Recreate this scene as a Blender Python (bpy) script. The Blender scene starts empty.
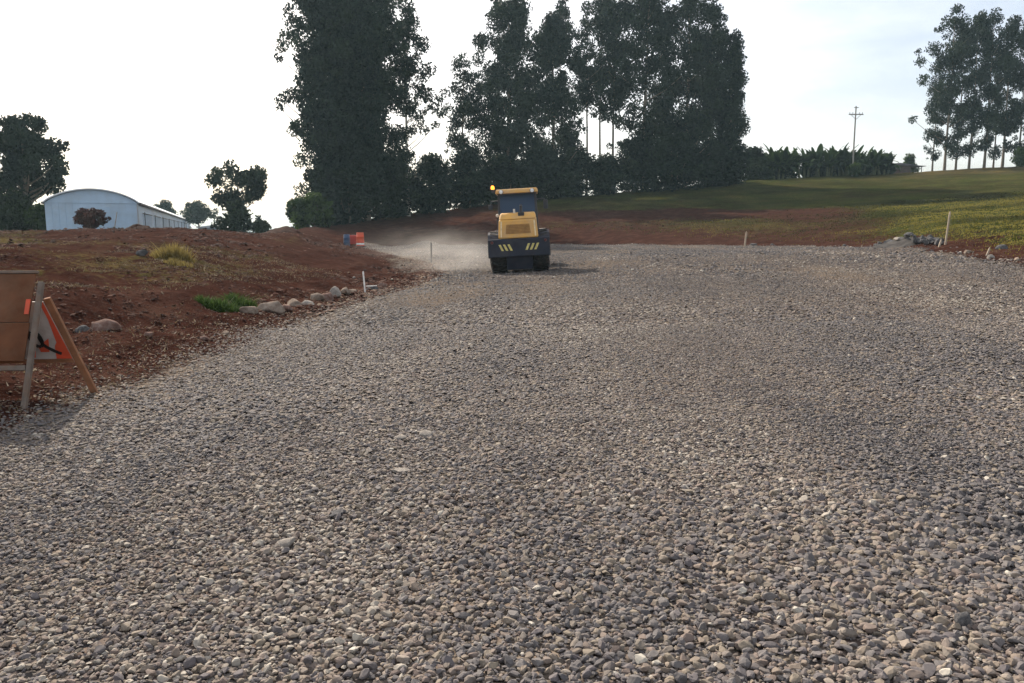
import bpy, math, random
import numpy as np
from mathutils import Vector, Matrix
R = math.radians
random.seed(7)
rng = np.random.default_rng(11)
C = bpy.context.scene.collection
scene = bpy.context.scene

# ------------------------------------------------------------------ camera
F, CX, CY, HOR, EYE = 800.0, 512.0, 341.5, 231.0, 1.45
PITCH = math.atan((CY - HOR) / F)
cd = bpy.data.cameras.new('camera')
cam = bpy.data.objects.new('camera', cd); C.objects.link(cam)
cam.location = (0, 0, EYE); cam.rotation_euler = (math.pi / 2 - PITCH, 0, 0)
cd.sensor_width = 36; cd.lens = F / 1024 * 36; cd.clip_start = 0.05; cd.clip_end = 6000
scene.camera = cam

def at(px, py, Y):
    u = (px - CX) / F; v = (CY - py) / F
    cp, sp = math.cos(PITCH), math.sin(PITCH)
    dy = cp + v * sp; dz = -sp + v * cp
    k = Y / dy
    return Vector((u * k, Y, EYE + dz * k))

# ------------------------------------------------------------------ noise
def _h(i, j, s):
    n = (i * 374761393 + j * 668265263 + s * 974711) & 0x7fffffff
    n = ((n ^ (n >> 13)) * 1274126177) & 0x7fffffff
    n = n ^ (n >> 16)
    return (n & 0xffff) / 65535.0
def vnoise(x, y, s=0):
    xi = np.floor(x).astype(np.int64); yi = np.floor(y).astype(np.int64)
    fx = x - xi; fy = y - yi
    fx = fx * fx * (3 - 2 * fx); fy = fy * fy * (3 - 2 * fy)
    a = _h(xi, yi, s); b = _h(xi + 1, yi, s); c = _h(xi, yi + 1, s); d = _h(xi + 1, yi + 1, s)
    return (a * (1 - fx) + b * fx) * (1 - fy) + (c * (1 - fx) + d * fx) * fy
def fbm(x, y, s=0, o=4):
    t = 0; a = 0.5; n = 0
    for k in range(o):
        t = t + a * (vnoise(x, y, s + k * 17) - 0.5); n += a; a *= 0.5; x = x * 2.03 + 3.1; y = y * 2.03 + 1.7
    return t / n
def sstep(a, b, x):
    t = np.clip((x - a) / (b - a), 0, 1); return t * t * (3 - 2 * t)

# ------------------------------------------------------------------ terrain
# columns of the valley: for each bearing, the depth and picture height of road edge, bank foot, bank top, mid slope, crest
COLS = [
 (-256, [(None, 4.2, 0), (None, 5.5, .10), (None, 6.3, .6), (None, 14, .95), (None, 38, 1.40)], -0.3),
 (0,    [(None, 6.0, 0), (None, 8.3, .12), (None, 9.4, .56), (None, 16, .90), (None, 40, 1.37)], -0.3),
 (110,  [(None, 7.3, 0), (None, 10.4, .12), (None, 12.0, .56), (None, 20, .90), (None, 42, 1.52)], -0.3),
 (186,  [(None, 9.1, 0), (None, 11.9, .10), (None, 13.3, .50), (None, 22, .86), (None, 45, 1.58)], -0.3),
 (245,  [(None, 11.0, 0), (None, 14.0, .05), (None, 16.7, .33), (None, 25, .66), (None, 47, 1.22)], -0.3),
 (268,  [(None, 11.9, 0), (None, 14.8, .05), (None, 17.7, .29), (None, 26, .60), (None, 50, 1.15)], -0.3),
 (290,  [(None, 13.0, 0), (None, 17.0, .02), (None, 20.0, .20), (None, 32, .58), (None, 60, 1.40)], 0.0),
 (332,  [(None, 15.7, 0), (None, 19.7, .00), (None, 22.5, .10), (None, 60, .60), (225, 85, None)], 1.5),
 (380,  [(None, 20.4, 0), (None, 25.3, -.1), (None, 36, .05), (247, 66, None), (218, 95, None)], 2),
 (412,  [(None, 29, -.05), (None, 36, -.06), (None, 46, .02), (246, 67, None), (214, 98, None)], 2),
 (440,  [(246, 66, None), (245, 67, None), (240, 70, None), (226, 82, None), (211, 102, None)], 2),
 (500,  [(245, 69, None), (244, 70, None), (233, 74, None), (215, 88, None), (202, 108, None)], 2),
 (560,  [(245, 68, None), (244, 69, None), (234, 73, None), (212, 90, None), (197, 112, None)], 2),
 (650,  [(245, 58, None), (243, 59, None), (237, 63, None), (210, 90, None), (189, 115, None)], 3),
 (740,  [(246, 50, None), (244, 51, None), (240, 54, None), (207, 88, None), (180, 120, None)], 3),
 (800,  [(247, 45, None), (245, 46, None), (240, 50, None), (205, 86, None), (177, 125, None)], 3),
 (880,  [(251, 37, None), (248, 38, None), (243, 41, None), (203, 80, None), (173, 130, None)], 3),
 (950,  [(262, 25, None), (258, 25.8, None), (250, 29, None), (200, 75, None), (169, 130, None)], 3),
 (1024, [(270, 20.5, None), (264, 21.4, None), (256, 24, None), (196, 72, None), (165, 130, None)], 3),
 (1280, [(300, 14, None), (290, 14.8, None), (278, 18, None), (180, 65, None), (148, 130, None)], 3)]
_ct, _kY, _kz = [], [], []
for px, kn, far in COLS:
    ys, zs = [], []
    for (py, Y, z) in kn:
        if z is None: z = at(px, py, Y).z
        ys.append(Y); zs.append(z)
    Y0 = ys[0]
    ys = [min(6, .6 * Y0)] + ys + [230.0]
    zs = [0.0] + zs + [far if abs(far) < 1 else zs[-1] + far]
    _ct.append((px - CX) / F); _kY.append(ys); _kz.append(zs)
_ct = np.array(_ct); _kY = np.array(_kY); _kz = np.array(_kz)
def _T0(t, y):
    t = np.clip(t, _ct[0], _ct[-1])
    Ys = [np.interp(t, _ct, _kY[:, k]) for k in range(7)]
    zs = [np.interp(t, _ct, _kz[:, k]) for k in range(7)]
    z = np.zeros_like(t) + zs[0]
    for k in range(6):
        f = np.clip((y - Ys[k]) / np.maximum(Ys[k + 1] - Ys[k], 1e-3), 0, 1)
        z = z + (zs[k + 1] - zs[k]) * f
    return z
def seg_frac(x, y):            # slope coordinate: 0 road edge, 1 bank foot, 2 bank top, 3 mid slope, 4 crest
    t = np.clip(x / np.maximum(y, 3.5), _ct[0], _ct[-1])
    Ys = [np.interp(t, _ct, _kY[:, k]) for k in range(7)]
    s = np.zeros_like(t) - 1
    for k in range(6):
        s = s + np.clip((y - Ys[k]) / np.maximum(Ys[k + 1] - Ys[k], 1e-3), 0, 1)
    return s, t

LEFT = [(-4.3, -40), (-4.15, 4), (-3.84, 6), (-3.7, 7.2), (-3.62, 12.3), (-2.75, 25.8), (-2.75, 31), (-4, 37), (-6.8, 47), (-11.5, 62)]
FARE = [(-13, 67)] + [(((px - CX) / F) * Y, Y) for px, Y in [(380, 66.5), (412, 67), (440, 66), (500, 69), (560, 68), (650, 58), (740, 50), (800, 45), (880, 37), (950, 25), (1024, 20.5), (1280, 14)]] + [(13.8, -40)]
ROAD = np.array(LEFT + FARE)
def road_sd(x, y):             # signed distance, positive inside
    x = np.asarray(x, float); y = np.asarray(y, float)
    d = np.full(x.shape, 1e9); ins = np.zeros(x.shape, bool)
    n = len(ROAD)
    for i in range(n):
        ax, ay = ROAD[i]; bx, by = ROAD[(i + 1) % n]
        ex, ey = bx - ax, by - ay
        h = np.clip(((x - ax) * ex + (y - ay) * ey) / (ex * ex + ey * ey), 0, 1)
        d = np.minimum(d, np.hypot(x - ax - h * ex, y - ay - h * ey))
        c = ((ay > y) != (by > y)) & (x < (bx - ax) * (y - ay) / (by - ay + 1e-12) + ax)
        ins ^= c
    return np.where(ins, d, -d)

def terrain(x, y):
    x = np.asarray(x, float); y = np.asarray(y, float)
    yy = np.maximum(y, 3.5)
    t = x / yy
    z = 0
    for dt, fy in ((0, 1), (.012, 1), (-.012, 1), (0, 1.025), (0, .975)):
        z = z + _T0(t + dt, y * fy)
    z = z / 5
    z = z + .055 * np.clip(x - .3, -3.2, 6) * np.exp(-((y - 29.5) / 9) ** 2) - .10 * np.exp(-((y - 27.5) / 8) ** 2) * sstep(-4, -1, x) * (1 - sstep(6, 12, x))
    sd = road_sd(x, y)
    off = sstep(0.1, 1.5, -sd)
    near = 1 - sstep(150, 230, y)
    z = z + off * near * (fbm(x * .16, y * .16, 3, 3) * .35 * sstep(15, 60, y) + fbm(x * .8, y * .8, 5, 4) * .40 * (1 - .4 * sstep(20, 60, y)) + fbm(x * 3, y * 3, 9, 3) * .11)
    # windrow of spoil along the left verge, ruts in the loose gravel
    lv = np.exp(-((-sd - .75) / .45) ** 2) * (x < 0) * (y < 45) * (y > 3)
    z = z + lv * (.07 + .16 * (fbm(x * 2.1, y * 2.1, 31, 4)) * 1.4)
    z = z + (1 - off) * (fbm(x * .7, y * .12, 21, 3) * .07 + fbm(x * 2.2, y * 1.4, 22, 3) * .022)
    return z
def T(x, y): return float(terrain(np.array([x]), np.array([y]))[0])

# ------------------------------------------------------------------ mesh helpers
def np_mesh(name, verts, faces_flat, nper, tone=None, smooth=False, extra=None):
    me = bpy.data.meshes.new(name)
    nv = len(verts); nl = len(faces_flat); nf = nl // nper
    me.vertices.add(nv); me.vertices.foreach_set('co', np.ascontiguousarray(verts, dtype=np.float32).ravel())
    me.loops.add(nl); me.loops.foreach_set('vertex_index', np.ascontiguousarray(faces_flat, dtype=np.int32))
    me.polygons.add(nf)
    me.polygons.foreach_set('loop_start', np.arange(0, nl, nper, dtype=np.int32))
    try: me.polygons.foreach_set('loop_total', np.full(nf, nper, dtype=np.int32))
    except Exception: pass
    if tone is not None:
        a = me.attributes.new('tone', 'FLOAT', 'FACE'); a.data.foreach_set('value', np.ascontiguousarray(tone, dtype=np.float32))
    for k, v in (extra or {}).items():
        a = me.attributes.new(k, 'FLOAT', 'POINT'); a.data.foreach_set('value', np.ascontiguousarray(v, dtype=np.float32))
    me.polygons.foreach_set('use_smooth', np.full(nf, smooth, dtype=bool))
    me.update(calc_edges=True)
    return me
def link(name, me, mat, parent=None):
    o = bpy.data.objects.new(name, me); C.objects.link(o)
    if mat and not me.materials: me.materials.append(mat)
    if parent: o.parent = parent
    return o
def tag(o, label=None, cat=None, group=None, kind=None):
    if label: o['label'] = label
    if cat: o['category'] = cat
    if group: o['group'] = group
    if kind: o['kind'] = kind
    return o
def thing(name, label, cat, loc, rz=0, group=None):
    o = bpy.data.objects.new(name, None); C.objects.link(o)
    o.location = loc; o.rotation_euler = (0, 0, rz); o.empty_display_size = .2
    return tag(o, label, cat, group)
def dup(root, loc, rz, label, scale=1.0, group=None):
    r = root.copy(); C.objects.link(r); r.location = loc; r.rotation_euler = (root.rotation_euler[0], root.rotation_euler[1], rz)
    r.scale = (scale, scale, scale) if not hasattr(scale, '__len__') else scale
    r['label'] = label
    if group: r['group'] = group
    for ch in root.children:
        c = ch.copy(); C.objects.link(c); c.parent = r
        for g in ch.children:
            d = g.copy(); C.objects.link(d); d.parent = c
    return r

class MB:
    def __init__(s): s.v = []; s.f = []
    def add(s, v, f):
        n = len(s.v); s.v += [tuple(p) for p in v]; s.f += [tuple(i + n for i in q) for q in f]; return s
    def hexa(s, p):            # 8 points: bottom ring then top ring
        return s.add(p, [(3, 2, 1, 0), (4, 5, 6, 7), (0, 1, 5, 4), (1, 2, 6, 5), (2, 3, 7, 6), (3, 0, 4, 7)])
    def box(s, c, d, M=None):
        x, y, z = d[0] / 2, d[1] / 2, d[2] / 2
        p = [Vector(q) for q in ((-x, -y, -z), (x, -y, -z), (x, y, -z), (-x, y, -z), (-x, -y, z), (x, -y, z), (x, y, z), (-x, y, z))]
        if M: p = [M @ q for q in p]
        return s.hexa([q + Vector(c) for q in p])
    def bar(s, a, b, w, h, up=(0, 0, 1)):
        a, b = Vector(a), Vector(b); d = (b - a).normalized(); sx = d.cross(Vector(up))
        if sx.length < 1e-4: sx = d.cross(Vector((0, 1, 0)))
        sx.normalize(); sy = sx.cross(d); X = sx * w / 2; Y = sy * h / 2
        return s.hexa([a - X - Y, a + X - Y, a + X + Y, a - X + Y, b - X - Y, b + X - Y, b + X + Y, b - X + Y])
    def tube(s, pts, rad, n=8, cap=True):
        pts = [Vector(p) for p in pts]; rad = rad if hasattr(rad, '__len__') else [rad] * len(pts)
        V = []; Fc = []
        for i, p in enumerate(pts):
            d = (pts[min(i + 1, len(pts) - 1)] - pts[max(i - 1, 0)]).normalized()
            a = d.cross(Vector((0.31, .95, .05)))
            if a.length < .05: a = d.cross(Vector((1, 0, 0)))
            a.normalize(); b = d.cross(a)
            for k in range(n):
                w = 2 * math.pi * k / n
                V.append(p + (a * math.cos(w) + b * math.sin(w)) * rad[i])
        for i in range(len(pts) - 1):
            for k in range(n):
                Fc.append((i * n + k, i * n + (k + 1) % n, (i + 1) * n + (k + 1) % n, (i + 1) * n + k))
        if cap: Fc += [tuple(range(n))[::-1], tuple(range((len(pts) - 1) * n, len(pts) * n))]
        return s.add(V, Fc)
    def lathe(s, prof, axis='x', c=(0, 0, 0), n=32, closed=False):   # prof: (along axis, radius)
        V = []; Fc = []; m = len(prof)
        for (a, r) in prof:
            for k in range(n):
                w = 2 * math.pi * k / n; p, q = r * math.cos(w), r * math.sin(w)
                V.append({'x': (a + c[0], p + c[1], q + c[2]), 'y': (p + c[0], a + c[1], q + c[2]), 'z': (p + c[0], q + c[1], a + c[2])}[axis])
        for i in range(m if closed else m - 1):
            j = (i + 1) % m
            for k in range(n): Fc.append((i * n + k, i * n + (k + 1) % n, j * n + (k + 1) % n, j * n + k))
        if not closed: Fc += [tuple(range(n))[::-1], tuple(range((m - 1) * n, m * n))]
        return s.add(V, Fc)
    def prism(s, poly, d, y0=0, M=None):      # poly in (x,z), thickness along y
        n = len(poly)
        V = [Vector((x, y0, z)) for x, z in poly] + [Vector((x, y0 + d, z)) for x, z in poly]
        if M: V = [M @ q for q in V]
        return s.add(V, [tuple(range(n)), tuple(range(2 * n - 1, n - 1, -1))] + [(i, i + n, (i + 1) % n + n, (i + 1) % n) for i in range(n)])
    def build(s, name, mat, parent=None, bevel=0, smooth=False):
        me = bpy.data.meshes.new(name); me.from_pydata(s.v, [], s.f)
        import bmesh
        bm = bmesh.new(); bm.from_mesh(me); bmesh.ops.recalc_face_normals(bm, faces=bm.faces)
        if smooth:
            for f in bm.faces: f.smooth = True
            for e in bm.edges:
                if len(e.link_faces) == 2 and e.calc_face_angle(0) > R(38): e.smooth = False
        bm.to_mesh(me); bm.free()
        o = link(name, me, mat, parent)
        if bevel:
            b = o.modifiers.new('bevel', 'BEVEL'); b.width = bevel; b.segments = 2; b.limit_method = 'ANGLE'; b.angle_limit = R(40)
        return o

# ------------------------------------------------------------------ materials
def new_mat(name):
    m = bpy.data.materials.new(name); m.use_nodes = True; nt = m.node_tree; nt.nodes.clear()
    return m, nt, nt.nodes, nt.links
def N(nt, t, **kw):
    n = nt.nodes.new(t)
    for k, v in kw.items():
        if k.startswith('i_'): n.inputs[k[2:].replace('_', ' ')].default_value = v
        else: setattr(n, k, v)
    return n
def ramp(nt, fac, stops, interp='LINEAR'):
    r = nt.nodes.new('ShaderNodeValToRGB'); r.color_ramp.interpolation = interp
    e = r.color_ramp.elements
    while len(e) > 1: e.remove(e[-1])
    for i, (p, c) in enumerate(stops):
        q = e[0] if i == 0 else e.new(p)
        q.position = p; q.color = (c[0], c[1], c[2], 1)
    nt.links.new(fac, r.inputs['Fac']); return r.outputs['Color']
def mixc(nt, fac, a, b, mode='MIX'):
    m = nt.nodes.new('ShaderNodeMix'); m.data_type = 'RGBA'; m.blend_type = mode
    for sock, v in ((m.inputs['Factor'], fac), (m.inputs['A'] if False else m.inputs[6], a), (m.inputs[7], b)):
        if hasattr(v, 'is_linked'): nt.links.new(v, sock)
        else: sock.default_value = v if not hasattr(v, '__len__') else (*v[:3], 1)
    return m.outputs[2]
def math_n(nt, op, a, b=None, clamp=False):
    m = nt.nodes.new('ShaderNodeMath'); m.operation = op; m.use_clamp = clamp
    for i, v in enumerate((a, b)):
        if v is None: continue
        if hasattr(v, 'is_linked'): nt.links.new(v, m.inputs[i])
        else: m.inputs[i].default_value = v
    return m.outputs[0]
def noise(nt, vec, scale, detail=4, rough=.55):
    n = nt.nodes.new('ShaderNodeTexNoise'); n.inputs['Scale'].default_value = scale; n.inputs['Detail'].default_value = detail; n.inputs['Roughness'].default_value = rough
    if vec: nt.links.new(vec, n.inputs['Vector'])
    return n.outputs['Fac']
def attr(nt, name):
    a = nt.nodes.new('ShaderNodeAttribute'); a.attribute_name = name; return a.outputs['Fac']
def finish(nt, col, rough=.8, bump=None, bstr=.3, bdist=.02, metal=0, spec=.3, **extra):
    p = nt.nodes.new('ShaderNodeBsdfPrincipled'); o = nt.nodes.new('ShaderNodeOutputMaterial')
    if hasattr(col, 'is_linked'): nt.links.new(col, p.inputs['Base Color'])
    else: p.inputs['Base Color'].default_value = (*col, 1)
    if hasattr(rough, 'is_linked'): nt.links.new(rough, p.inputs['Roughness'])
    else: p.inputs['Roughness'].default_value = rough
    p.inputs['Metallic'].default_value = metal; p.inputs['Specular IOR Level'].default_value = spec
    for k, v in extra.items(): p.inputs[k.replace('_', ' ')].default_value = v
    if bump is not None:
        b = nt.nodes.new('ShaderNodeBump'); b.inputs['Strength'].default_value = bstr; b.inputs['Distance'].default_value = bdist
        nt.links.new(bump, b.inputs['Height']); nt.links.new(b.outputs[0], p.inputs['Normal'])
    nt.links.new(p.outputs[0], o.inputs['Surface']); return p
def coords(nt, kind='Object'):
    return nt.nodes.new('ShaderNodeTexCoord').outputs[kind]

def simple(name, col, rough=.6, metal=0, var=.25, scale=6, dirt=None, spec=.4, bump=.1):
    m, nt, *_ = new_mat(name); v = coords(nt)
    n = noise(nt, v, scale, 5)
    dark = tuple(c * (1 - var) for c in col); lite = tuple(min(1, c * (1 + var)) for c in col)
    c = ramp(nt, n, [(.3, dark), (.7, lite)])
    if dirt:
        n2 = noise(nt, v, scale * .6, 6, .7)
        c = mixc(nt, ramp(nt, n2, [(.45, (0, 0, 0)), (.7, (dirt[3],) * 3)]), c, dirt[:3])
    r = math_n(nt, 'ADD', math_n(nt, 'MULTIPLY', n, .25), rough - .12)
    finish(nt, c, r, n, bump, .01, metal, spec)
    return m

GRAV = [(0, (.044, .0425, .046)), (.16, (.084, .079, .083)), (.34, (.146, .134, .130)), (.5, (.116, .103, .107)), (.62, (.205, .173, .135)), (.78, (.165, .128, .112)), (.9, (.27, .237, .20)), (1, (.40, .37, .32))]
def m_stone():
    m, nt, *_ = new_mat('gravel_stone'); t = attr(nt, 'tone'); v = coords(nt)
    c = ramp(nt, t, GRAV)
    n = noise(nt, v, 60, 4); c = mixc(nt, .35, c, ramp(nt, n, [(.3, (.5, .5, .5)), (.7, (1.25, 1.2, 1.15))]), 'MULTIPLY')
    finish(nt, c, .85, n, .35, .004, spec=.25); return m
def m_ground():
    m, nt, *_ = new_mat('ground_soil_grass_gravel'); v = coords(nt)
    sep = N(nt, 'ShaderNodeSeparateXYZ'); nt.links.new(v, sep.inputs[0])
    gm, gg, gd, gw = attr(nt, 'gravel'), attr(nt, 'grass'), attr(nt, 'dry'), attr(nt, 'fines')
    # gravel
    vo = N(nt, 'ShaderNodeTexVoronoi', i_Scale=19.0); nt.links.new(v, vo.inputs['Vector'])
    cs = N(nt, 'ShaderNodeSeparateColor'); nt.links.new(vo.outputs['Color'], cs.inputs[0])
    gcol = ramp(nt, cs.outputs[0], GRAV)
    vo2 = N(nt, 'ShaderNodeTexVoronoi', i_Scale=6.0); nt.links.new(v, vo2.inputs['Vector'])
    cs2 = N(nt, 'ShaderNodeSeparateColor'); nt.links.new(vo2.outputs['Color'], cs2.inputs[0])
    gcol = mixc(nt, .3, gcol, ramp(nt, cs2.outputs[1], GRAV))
    big = noise(nt, v, .35, 5, .6)
    gcol = mixc(nt, 1, gcol, ramp(nt, big, [(.3, (.72, .73, .78)), (.7, (1.12, 1.06, 1.0))]), 'MULTIPLY')
    gcol = mixc(nt, 1, gcol, (.8, .8, .8), 'MULTIPLY')  # gravel base darkened, painting in the shade that separate stones would cast
    gcol = mixc(nt, gw, gcol, (.175, .138, .108))
    # red soil
    ns = noise(nt, v, 1.1, 8, .68); ns2 = noise(nt, v, 9, 6, .65)
    soil = ramp(nt, ns, [(.25, (.016, .0078, .0064)), (.5, (.044, .0200, .0152)), (.75, (.080, .044, .033))])
    soil = mixc(nt, ramp(nt, ns2, [(.52, (0, 0, 0)), (.75, (.55,) * 3)]), soil, (.075, .050, .036))
    # grass
    ng = noise(nt, v, .5, 7, .65); ng2 = noise(nt, v, 5, 6, .7)
    green = ramp(nt, ng2, [(.3, (.016, .022, .008)), (.55, (.036, .045, .013)), (.78, (.075, .08, .024))])
    dry = ramp(nt, ng2, [(.3, (.034, .026, .014)), (.7, (.105, .080, .042))])
    dm = math_n(nt, 'ADD', gd, math_n(nt, 'MULTIPLY', math_n(nt, 'SUBTRACT', ng, .5), 1.6), True)
    grass = mixc(nt, dm, green, dry)
    gk = math_n(nt, 'ADD', gg, math_n(nt, 'MULTIPLY', math_n(nt, 'SUBTRACT', ns2, .5), 1.5))
    gk = math_n(nt, 'ADD', gk, math_n(nt, 'MULTIPLY', math_n(nt, 'SUBTRACT', ns, .5), 1.2))
    gk = ramp(nt, gk, [(.4, (0, 0, 0)), (.6, (1, 1, 1))])
    nb = noise(nt, v, .16, 6, .7)
    grass = mixc(nt, 1, grass, ramp(nt, nb, [(.32, (.55, .52, .5)), (.5, (.95, .92, .85)), (.68, (1.45, 1.35, 1.1))]), 'MULTIPLY')
    land = mixc(nt, gk, soil, grass)
    ge = math_n(nt, 'ADD', gm, math_n(nt, 'MULTIPLY', math_n(nt, 'SUBTRACT', ns2, .5), .9))
    ge = ramp(nt, ge, [(.42, (0, 0, 0)), (.58, (1, 1, 1))])
    col = mixc(nt, ge, land, gcol)
    hb = math_n(nt, 'SUBTRACT', 1.0, vo.outputs['Distance'])
    hl = math_n(nt, 'ADD', ns2, math_n(nt, 'MULTIPLY', ns, 2))
    hm = N(nt, 'ShaderNodeMix'); nt.links.new(ge, hm.inputs[0]); nt.links.new(hl, hm.inputs[2]); nt.links.new(hb, hm.inputs[3])
    finish(nt, col, .93, hm.outputs[0], 1.0, .09, spec=.0); return m
def m_leaf(name, dark, mid, lite, trans=.25):
    m, nt, *_ = new_mat(name); t = attr(nt, 'tone')
    c = ramp(nt, t, [(0, dark), (.5, mid), (1, lite)])
    p = nt.nodes.new('ShaderNodeBsdfPrincipled'); nt.links.new(c, p.inputs['Base Color']); p.inputs['Roughness'].default_value = .7; p.inputs['Specular IOR Level'].default_value = .12
    tr = nt.nodes.new('ShaderNodeBsdfTranslucent'); nt.links.new(c, tr.inputs['Color'])
    mx = nt.nodes.new('ShaderNodeMixShader'); mx.inputs[0].default_value = trans
    o = nt.nodes.new('ShaderNodeOutputMaterial')
    nt.links.new(p.outputs[0], mx.inputs[1]); nt.links.new(tr.outputs[0], mx.inputs[2]); nt.links.new(mx.outputs[0], o.inputs[0]); return m
def m_rock(name, a, b, c):
    m, nt, *_ = new_mat(name); v = coords(nt)
    n = noise(nt, v, 3, 8, .65); n2 = noise(nt, v, 25, 5)
    col = ramp(nt, n, [(.3, a), (.5, b), (.72, c)]); finish(nt, col, .9, n2, .5, .02, spec=.02); return m

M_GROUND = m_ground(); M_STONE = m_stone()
LEAF_EUC = m_leaf('eucalyptus_leaf', (.004, .009, .007), (.009, .019, .012), (.022, .036, .016), .2)
LEAF_DRY = m_leaf('dry_grass_blade', (.09, .066, .024), (.20, .155, .05), (.32, .26, .09), .35)
LEAF_BUSH = m_leaf('bush_leaf', (.006, .013, .007), (.013, .024, .010), (.030, .048, .016), .2)
LEAF_GREEN = m_leaf('fresh_leaf', (.015, .030, .008), (.032, .058, .014), (.075, .115, .028), .3)
LEAF_WEED = m_leaf('weed_leaf', (.020, .042, .012), (.042, .075, .019), (.08, .13, .034), .35)
LEAF_BAN = m_leaf('banana_leaf', (.014, .027, .011), (.028, .050, .016), (.055, .09, .026), .3)
LEAF_MAROON = m_leaf('maroon_leaf', (.035, .016, .016), (.065, .028, .025), (.10, .05, .04), .15)
LEAF_GRASS = m_leaf('grass_blade', (.016, .018, .008), (.056, .054, .015), (.21, .18, .042), .4)
BARK = simple('bark', (.16, .13, .10), .9, 0, .4, 3, None, .1, .5)
BARK_PALE = simple('pale_bark', (.42, .38, .32), .85, 0, .3, 2, None, .1, .3)
PSTEM = simple('plant_stem', (.10, .11, .05), .8, 0, .35, 4)
ROCK_TAN = m_rock('tan_rock', (.12, .09, .072), (.21, .165, .132), (.31, .26, .215))
ROCK_GREY = m_rock('grey_rock', (.055, .054, .057), (.10, .098, .10), (.18, .17, .165))
ROCK_PALE = m_rock('pale_rock', (.17, .15, .135), (.26, .235, .21), (.36, .33, .29))
ROCK_RED = m_rock('reddish_rock', (.10, .055, .044), (.18, .115, .095), (.27, .21, .18))

# ------------------------------------------------------------------ ground and road
def grow(a, b, s0, f0, g):
    """coordinates from a to b, step s0 up to |v| = f0, then growing by g"""
    out = [0.0]; s = s0
    while out[-1] < b:
        if out[-1] > f0: s *= g
        out.append(out[-1] + s)
    neg = [0.0]; s = s0
    while neg[-1] > a:
        if -neg[-1] > f0: s *= g
        neg.append(neg[-1] - s)
    return np.array(sorted(set(neg[1:] + out)))
gx = grow(-1600, 1600, .13, 7.5, 1.022)
gy = grow(-60, 2600, .13, 16, 1.016)
X, Y = np.meshgrid(gx, gy)
xf, yf = X.ravel(), Y.ravel()
zf = terrain(xf, yf)
sd = road_sd(xf, yf)
sfr, tf = seg_frac(xf, yf)
pxf = tf * F + CX
gravel = np.clip(.5 + (sd + fbm(xf * .7, yf * .7, 41, 4) * .9 * (1 + yf * .02)) * .9, 0, 1)
# loose grey gravel spilled over the slope left of the bend
spill = np.exp(-((pxf - 405) / 32) ** 2) * sstep(24, 33, yf) * (1 - sstep(56, 66, yf))
gravel = np.maximum(gravel, spill * (.55 + .9 * fbm(xf * .6, yf * .4, 44, 4)))
right = sstep(420, 560, pxf)
grass = right * (sstep(1.3, 2.4, sfr) * .85)
redband = right * np.exp(-((sfr - (2.72 + .12 * np.sin(pxf * .013))) / .22) ** 2) * (1 - sstep(790, 900, pxf))
grass = grass - redband * 1.0 - np.exp(-((sfr - 1.7) / .7) ** 2) * right * .45 - right * (1 - sstep(600, 760, pxf)) * np.exp(-((sfr - 2.3) / .5) ** 2) * .25
left = 1 - sstep(230, 330, pxf)
lg = left * (sstep(1.9, 2.3, sfr) * .40 + .18 * np.exp(-((sfr - 2.6) / .4) ** 2) - .45 * np.exp(-((sfr - 3.75) / .3) ** 2) * sstep(40, 90, pxf) + .3 * np.exp(-((sfr - 3.9) / .3) ** 2) * (1 - sstep(30, 80, pxf)))
mid = (1 - right) * (1 - left) * sstep(2.8, 3.6, sfr) * .3
grass = grass + .35 * sstep(850, 960, pxf) * sstep(1.7, 2.2, sfr) * (1 - sstep(2.9, 3.2, sfr))
grass = np.clip(np.where(pxf < 420, lg + mid, grass), 0, 1) + fbm(xf * .10, yf * .16, 51, 4) * .8 * sstep(1.6, 2.2, sfr)
dry = np.where(pxf < 420, .8, .20 + .5 * sstep(3.55, 3.85, sfr) * sstep(820, 920, pxf) + .55 * np.exp(-((sfr - 2.2) / .25) ** 2) * sstep(560, 700, pxf) * (1 - sstep(800, 900, pxf)) + .35 * np.exp(-((sfr - 3.2) / .25) ** 2) * (1 - sstep(560, 700, pxf)))
dry = np.clip(dry + fbm(xf * .3, yf * .1, 57, 3) * .4, 0, 1)
fines = np.clip(sstep(.02, .22, fbm(xf * .35, yf * .10, 61, 4)) * .6 + np.exp(-(np.abs(sd) / .8) ** 2) * (xf < 0) * .6, 0, .75)
nx, ny = len(gx), len(gy)
ii = (np.arange(ny - 1)[:, None] * nx + np.arange(nx - 1)[None, :]).ravel()
quads = np.stack([ii, ii + 1, ii + nx + 1, ii + nx], 1)
cxq = xf[quads].mean(1); cyq = yf[quads].mean(1)
inside = road_sd(cxq, cyq) > 0
P = np.stack([xf, yf, zf], 1)
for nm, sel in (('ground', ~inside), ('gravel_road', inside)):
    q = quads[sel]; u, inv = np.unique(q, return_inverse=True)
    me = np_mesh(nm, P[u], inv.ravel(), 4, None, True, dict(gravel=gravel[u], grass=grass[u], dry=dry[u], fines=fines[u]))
    tag(link(nm, me, M_GROUND), kind='structure')

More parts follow.
